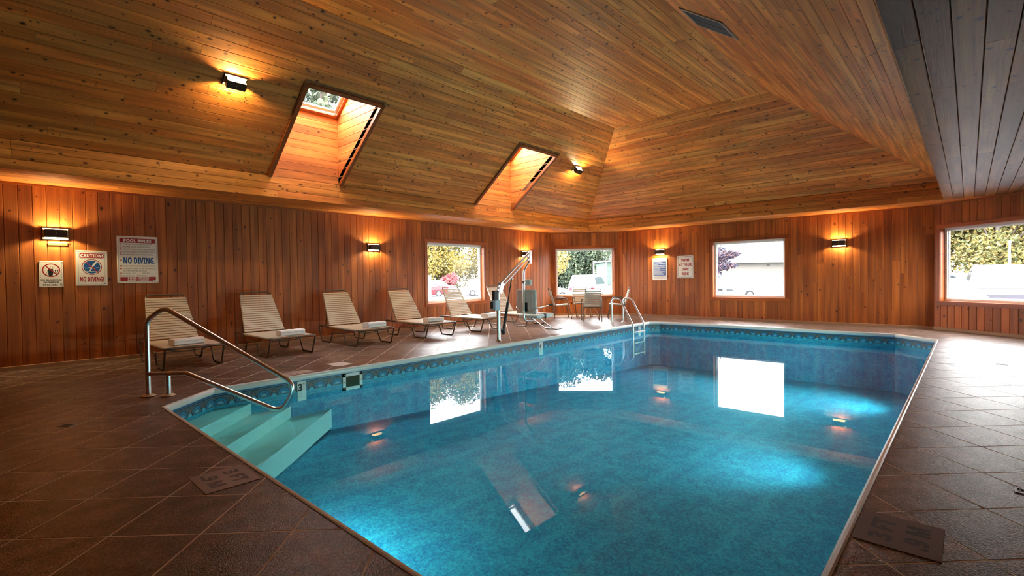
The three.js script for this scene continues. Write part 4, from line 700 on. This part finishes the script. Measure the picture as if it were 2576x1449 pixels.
// seen through the table window
tree('golden_tree', 'bushy golden leaved tree at the edge of the table window', [-9.9, -10.4], blobs(7, 0.9, 1.0, 3.0, 0.9, 0.95), YEL, 4500, 0.11, 0.08);
tree('low_hedge', 'low yellow green hedge under the table window view', [-4.9, -4.3], blobs(6, 0.8, 0.4, 0.8, 0.5, 0.4), ['#6e6c3a', '#5e6638', '#7c7646'], 1400, 0.1, 0);
[[-25, -37], [-20, -40], [-30, -36], [-22, -46], [-33, -42], [-36, -50]].forEach(([x, z]) => tree('evergreen_tree', 'dense grey green tree beyond the table window', [x, z], blobs(14, 2.8, 1.4, 11, 2.6, 2.2), GRN, 13000, 0.24, 0.24, 'green trees beyond the table window'));
{ const g = thing('lamp_post', 'slim white lamp post among the green trees', 'post', [-14.2, GY, -22.5]); mesh('shaft', cyl(0.05, 0.07, 3.1, 0, 1.55, 0, 0, 0, 0, 10), M.vinyl, g); mesh('head', rbox(0.3, 0.06, 0.12, 0.02, 0.1, 3.1, 0), M.vinyl, g); }
{
  const g = thing('green_sided_shed', 'pale green clapboard shed at the edge of the table window', 'shed', [-14.83, GY, -25.4], Math.PI / 4), grn = [std('#44574c', 0.7), std('#3f5246', 0.7)];
  mesh('walls', box(5, 3.1, 4, 2.5, 1.55, -2.02), std('#4e6356', 0.8), g); for (let i = 0; i < 13; i++) mesh('siding_board', box(5.02, 0.235, 0.03, 2.5, 0.12 + i * 0.24, 0, 0.09), grn[i % 2], g);
  mesh('corner_board', box(0.12, 3.1, 0.06, 0.03, 1.55, 0.01), M.vinyl, g); mesh('roof', box(5.5, 0.12, 4.6, 2.5, 3.18, -1.95), std('#5d6064', 0.8), g);
}
// seen through the end wall window
{
  const dirx = Math.atan2(1.31, 4.55), g = thing('grey_roofed_building', 'long beige building with a grey shingle roof', 'building', [-16.1, GY, -40.35], dirx);
  const d = new Uint8Array(256 * 256 * 4); for (let y = 0; y < 256; y++) for (let x = 0; x < 256; x++) { const i = (y * 256 + x) * 4, row = Math.floor(y / 16), f = 0.75 + 0.4 * (vn(x / 12 + row * 17, row * 3.3, 21) - 0.5) + 0.2 * (vn(x, y) - 0.5) - (y % 16 < 2 ? 0.18 : 0); d[i] = 64 * f; d[i + 1] = 68 * f; d[i + 2] = 80 * f; d[i + 3] = 255; }
  const shingle = new THREE.MeshStandardMaterial({ map: dataTex(d, 256, 256, true), roughness: 0.9 }), len = 16, h = 3.15;
  mesh('wall', box(len, h, 8, len / 2, h / 2, -4), std('#635f59', 0.85), g);
  const a = 0.52, rl = 7.2, rf = new THREE.PlaneGeometry(len + 1, rl); for (let i = 0; i < 4; i++) rf.attributes.uv.setXY(i, rf.attributes.uv.getX(i) * 10, rf.attributes.uv.getY(i) * 3);
  const roof = mesh('roof', [at(rf.clone(), len / 2, h + Math.sin(a) * rl / 2 + 0.05, 0.5 - Math.cos(a) * rl / 2, a - Math.PI / 2), at(rf.clone(), len / 2, h + Math.sin(a) * rl / 2 + 0.05, 0.5 - Math.cos(a) * rl * 1.5, -a - Math.PI / 2)], shingle, g); roof.material.side = THREE.DoubleSide;
  mesh('gutter', box(len + 1, 0.16, 0.12, len / 2, h + 0.02, 0.56), M.vinyl, g); mesh('soffit', box(len + 1, 0.03, 0.5, len / 2, h - 0.05, 0.28), M.vinyl, g);
  mesh('wall_vent', box(0.28, 0.16, 0.04, 10.2, h - 0.36, 0.02), M.black, g);
  const door = mesh('door', box(0.75, 1.05, 0.04, 10.75, 1.1, 0.02), std('#8d9aa6', 0.5), g); mesh('door_frame', [box(0.08, 1.15, 0.06, -0.4, 0, 0.01), box(0.08, 1.15, 0.06, 0.4, 0, 0.01), box(0.88, 0.08, 0.06, 0, 0.56, 0.01)].map((x) => x.translate(10.75, 1.1, 0.02)), M.vinyl, door);
}
tree('purple_tree', 'purple leaved tree reaching across the end wall window', [-3.4, -18.9], [[0, 2.4, 0, 0.9, 1.0, 0.9], [0.6, 3.3, 0.1, 0.8, 0.7, 0.7], [-0.6, 3.1, 0, 0.9, 0.9, 0.9], [1.25, 3.0, 0.1, 0.7, 0.35, 0.5], [1.7, 3.05, 0.1, 0.5, 0.22, 0.4], [1.1, 2.4, 0.1, 0.7, 0.4, 0.5], [1.55, 2.35, 0.1, 0.5, 0.2, 0.4], [0.5, 1.9, 0, 0.6, 0.45, 0.5], [0, 4.2, 0, 1, 0.8, 0.9]], PUR, 2600, 0.12, 0.1);
// seen through the right deck window and from the skylight
[[3, -33], [7, -36], [10.5, -33.5], [14, -36], [17, -32], [12.5, -41], [5, -41], [20, -37]].forEach(([x, z], i) => tree('autumn_tree', 'yellow green autumn tree beyond the right deck window', [x, z], blobs(9, 2.8, 2.0, 7.5, 2, 2.0), i % 3 ? MIX : YEL, 9000, 0.2, 0.22, 'autumn trees beyond the right deck window'));
tree('tall_tree', 'tall leafy tree seen through the skylight glass', [-17.8, -0.6], blobs(10, 3.4, 8.5, 15, 3, 2), GRN, 3200, 0.3, 0.3);
{ const g = thing('flag_pole', 'slim grey pole in front of the autumn trees', 'post', [10.55, GY, -22.23]); mesh('shaft', cyl(0.04, 0.07, 3.2, 0, 1.6, 0, 0, 0, 0, 10), std('#9fb0a8', 0.4, 0.5), g); mesh('finial', new THREE.SphereGeometry(0.08, 12, 8).translate(0, 3.24, 0), M.vinyl, g); }
{ const g = thing('white_garage', 'small white garage behind the autumn trees', 'building', [8.3, GY, -54]); mesh('walls', box(6, 2.2, 5, 0, 1.1, 0), M.vinyl, g); mesh('garage_door', box(2.4, 1.8, 0.06, 0.6, 0.9, 2.53), std('#c9ccd0', 0.5), g); mesh('roof', box(6.6, 0.2, 5.6, 0, 2.3, 0), std('#6b6e74', 0.8), g); }

// ---------------------------------------------------------------- parked cars; local +z is the front
M.tyre = std('#1d1e20', 0.85); M.rim = std('#b9bcc0', 0.3, 0.8); M.autoglass = std('#20272e', 0.15, 0.0); M.lens = std('#e8edf2', 0.1, 0.2); M.tail = std('#b3202c', 0.25); M.chrome = std('#d7dade', 0.15, 1); M.plastic = std('#2d2f33', 0.6);
const TYPES = {
  sedan: { w: 1.78, belt: 0.92, top: 1.45, body: [[2.2, 0.28], [2.3, 0.5], [2.2, 0.68], [1.1, 0.9], [0.92, 0.93], [0.2, 1.38], [-0.2, 1.45], [-0.75, 1.43], [-1.5, 1.08], [-2.15, 1.02], [-2.28, 0.7], [-2.22, 0.3]], wheels: [1.38, -1.36], r: 0.32, glass: [[0.72, 0.97], [0.2, 1.33], [-0.2, 1.39], [-0.7, 1.37], [-1.25, 1.08], [-1.2, 0.97]], shield: [0.9, 0.95, 0.24, 1.36], rear: [-0.8, 1.4, -1.46, 1.1] },
  crossover: { w: 1.82, belt: 1.02, top: 1.66, body: [[2.1, 0.3], [2.2, 0.6], [2.08, 0.82], [1.15, 1.02], [0.95, 1.05], [0.3, 1.55], [-0.2, 1.65], [-1.2, 1.62], [-1.9, 1.25], [-2.1, 1.0], [-2.18, 0.6], [-2.1, 0.32]], wheels: [1.34, -1.32], r: 0.35, glass: [[0.78, 1.08], [0.3, 1.48], [-0.2, 1.57], [-1.15, 1.54], [-1.7, 1.22], [-1.6, 1.1]], shield: [0.93, 1.07, 0.34, 1.53], rear: [-1.25, 1.58, -1.88, 1.26] },
  suv: { w: 2.0, belt: 1.15, top: 1.92, body: [[2.45, 0.4], [2.52, 0.75], [2.45, 1.06], [1.35, 1.15], [1.15, 1.18], [0.6, 1.78], [0.2, 1.9], [-2.2, 1.88], [-2.45, 1.3], [-2.52, 0.8], [-2.45, 0.42]], wheels: [1.5, -1.5], r: 0.4, glass: [[0.95, 1.22], [0.55, 1.7], [0.2, 1.8], [-2.0, 1.78], [-2.15, 1.25]], shield: [1.13, 1.2, 0.63, 1.76], rear: [-2.22, 1.82, -2.44, 1.32] },
};
function car(kind, color, label, [x, z], turn, group, extra) {
  const t = TYPES[kind], g = thing('parked_' + kind, label, 'car', [x, GY, z], turn, group), paint = new THREE.MeshPhysicalMaterial({ color: new THREE.Color(color), roughness: 0.45, clearcoat: 0.2, clearcoatRoughness: 0.15, specularIntensity: 0.5 });
  const taper = (geo, add = 0) => { const p = geo.attributes.position; for (let i = 0; i < p.count; i++) { const y = p.getY(i), k = y > t.belt ? 1 - 0.24 * (y - t.belt) / (t.top - t.belt) : 1 - 0.1 * Math.max(0, (t.belt - y - 0.3) / t.belt); p.setX(i, p.getX(i) * k + Math.sign(p.getX(i)) * add); } geo.computeVertexNormals(); return geo; };
  const ext = (pts, w, bevel) => { const s = new THREE.Shape(pts.map(([a, b]) => new THREE.Vector2(a, b))); const e = new THREE.ExtrudeGeometry(s, { depth: w, bevelEnabled: bevel > 0, bevelSize: bevel, bevelThickness: bevel, bevelSegments: 3, steps: 1 }); e.rotateY(-Math.PI / 2); e.translate(w / 2, 0, 0); return e; };
  mesh('body', taper(ext(t.body, t.w - 0.12, 0.06)), paint, g);
  for (const s of [-1, 1]) { const w = ext(t.glass, 0.012, 0); w.translate(s * (t.w / 2), 0, 0); mesh('side_window', taper(w, s > 0 ? 0.0 : 0.0), M.autoglass, g); }
  const pane = ([z0, y0, z1, y1], name) => { const wa = (y) => (t.w / 2 - 0.1) * (1 - 0.24 * (y - t.belt) / (t.top - t.belt)), q = quadGeo(), dz = z1 - z0, dy = y1 - y0, l = Math.hypot(dz, dy), s = name === 'windshield' ? 1 : 1, nz = Math.abs(dy) / l * (name === 'windshield' ? 1 : -1), ny = Math.abs(dz) / l, o = 0.068; const P = (sx, y, zz) => V3(sx * wa(y), y + ny * o, zz + nz * o); const A = P(-1, y0, z0), B = P(1, y0, z0), C = P(1, y1, z1), D = P(-1, y1, z1); quad(q, A, B, C, D); const m = mesh(name, finish(q), M.autoglass, g); return m; };
  pane(t.shield, 'windshield'); pane(t.rear, 'rear_window'); M.autoglass.side = THREE.DoubleSide;
  const front = t.body[1], back = t.body[t.body.length - 2];
  for (const wz of t.wheels) for (const s of [-1, 1]) { const w = mesh('wheel', at(new THREE.CylinderGeometry(t.r, t.r, 0.22, 24), s * (t.w / 2 - 0.07), t.r, wz, 0, 0, Math.PI / 2), M.tyre, g); mesh('rim', [cyl(t.r * 0.62, t.r * 0.62, 0.02, s * (t.w / 2 + 0.045), t.r, wz, 0, 0, Math.PI / 2, 20)], M.rim, w); }
  for (const s of [-1, 1]) {
    mesh('headlight', rbox(0.42, 0.17, 0.2, 0.05, s * (t.w / 2 - 0.3), front[1] + 0.12, front[0] - 0.06), M.lens, g);
    mesh('taillight', rbox(0.24, 0.22, 0.12, 0.03, s * (t.w / 2 - 0.2), back[1] + 0.14, back[0] - 0.02), M.tail, g);
    mesh('mirror', rbox(0.2, 0.13, 0.1, 0.04, s * (t.w / 2 + 0.06), t.belt + 0.08, t.shield[0] - 0.15), paint, g);
  }
  mesh('grille', rbox(t.w * 0.42, 0.15, 0.06, 0.02, 0, front[1] + 0.1, front[0] + 0.05), M.plastic, g); mesh('front_bumper', rbox(t.w - 0.16, 0.2, 0.16, 0.06, 0, t.body[0][1] + 0.1, front[0] - 0.0), kind === 'suv' ? M.plastic : paint, g);
  mesh('number_plate', box(0.32, 0.12, 0.02, 0, back[1] - 0.05, back[0] - 0.075), M.vinyl, g);
  if (extra) extra(g, t, front); return g;
}
const H1 = Math.atan2(0.62, -0.78);
car('sedan', '#6a2228', 'dark red sedan side on beyond the lounger window', [-32.3, -18.6], H1 + Math.PI);
car('sedan', '#d5d9de', 'white sedan side on beyond the lounger window', [-28.6, -23.6], H1 + Math.PI, null);
car('crossover', '#aab6c2', 'pale blue crossover parked behind the red sedan', [-37.5, -24.5], H1 + 0.2);
car('sedan', '#b4bec6', 'silver sedan parked behind the white sedan', [-34, -28.5], H1 + 2.9);
car('suv', '#c9d0da', 'pale suv with dark rear glass beyond the table', [-12.1, -18.8], 0.35 + Math.PI);
car('sedan', '#dcdfe4', 'white sedan with a red tail light beyond the table', [-3.9, -10.3], 2.55 - 0.3);
car('sedan', '#bcc5cd', 'silver sedan half hidden by the golden tree', [-16.0, -18.2], 2.2);
car('crossover', '#b6c9d1', 'pale blue crossover facing the end wall window', [-2.3, -25.9], -0.62);
car('suv', '#d0d6db', 'white van like suv left of the pale blue crossover', [-6.3, -24.2], -0.75);
car('sedan', '#97a2ae', 'grey sedan parked behind the pale blue crossover', [-1.9, -33.2], -0.5);
car('sedan', '#dcdfe5', 'white sedan nose in front of the end wall window', [2.7, -18.6], -1.0);
car('sedan', '#23242c', 'dark sedan facing the right deck window', [8.4, -5.2], 0.42);
car('suv', '#201d2a', 'large dark suv with a chrome grille and gold badge', [9.95, -8.8], 0.03, null, (g, t, f) => {
  mesh('chrome_grille', [box(1.35, 0.035, 0.05, 0, 0.98, f[0] + 0.06), box(1.35, 0.035, 0.05, 0, 0.86, f[0] + 0.075), box(1.35, 0.035, 0.05, 0, 0.7, f[0] + 0.075), box(0.035, 0.3, 0.05, -0.67, 0.84, f[0] + 0.07), box(0.035, 0.3, 0.05, 0.67, 0.84, f[0] + 0.07)], M.chrome, g);
  mesh('mesh_insert', box(1.3, 0.27, 0.03, 0, 0.84, f[0] + 0.05), std('#7c828a', 0.4, 0.6), g);
  const s = new THREE.Shape([[-0.15, -0.03], [-0.055, -0.03], [-0.045, -0.055], [0.065, -0.055], [0.055, -0.03], [0.15, -0.03], [0.165, 0.03], [0.065, 0.03], [0.055, 0.055], [-0.055, 0.055], [-0.065, 0.03], [-0.165, 0.03]].map((a) => new THREE.Vector2(...a)));
  mesh('badge', new THREE.ExtrudeGeometry(s, { depth: 0.02, bevelEnabled: false }).translate(0, 0.92, f[0] + 0.1), std('#d9a826', 0.3, 0.5), g);
  mesh('chrome_bumper', rbox(1.7, 0.16, 0.14, 0.05, 0, 0.55, f[0] + 0.04), std('#b9c6cc', 0.2, 0.8), g);
  for (const s2 of [-1, 1]) mesh('roof_rail', box(0.04, 0.05, 2.2, s2 * 0.7, 1.97, -0.9), M.chrome, g);
});
car('sedan', '#3c4660', 'blue sedan between the dark sedan and the dark suv', [8.75, -15.6], 0.1);
car('crossover', '#42474f', 'distant grey crossover under the autumn trees', [9.0, -27.5], 0.5);
car('sedan', '#bfc6cd', 'distant silver sedan under the autumn trees', [4.6, -30.5], 0.5);
renderer.render(scene, camera);
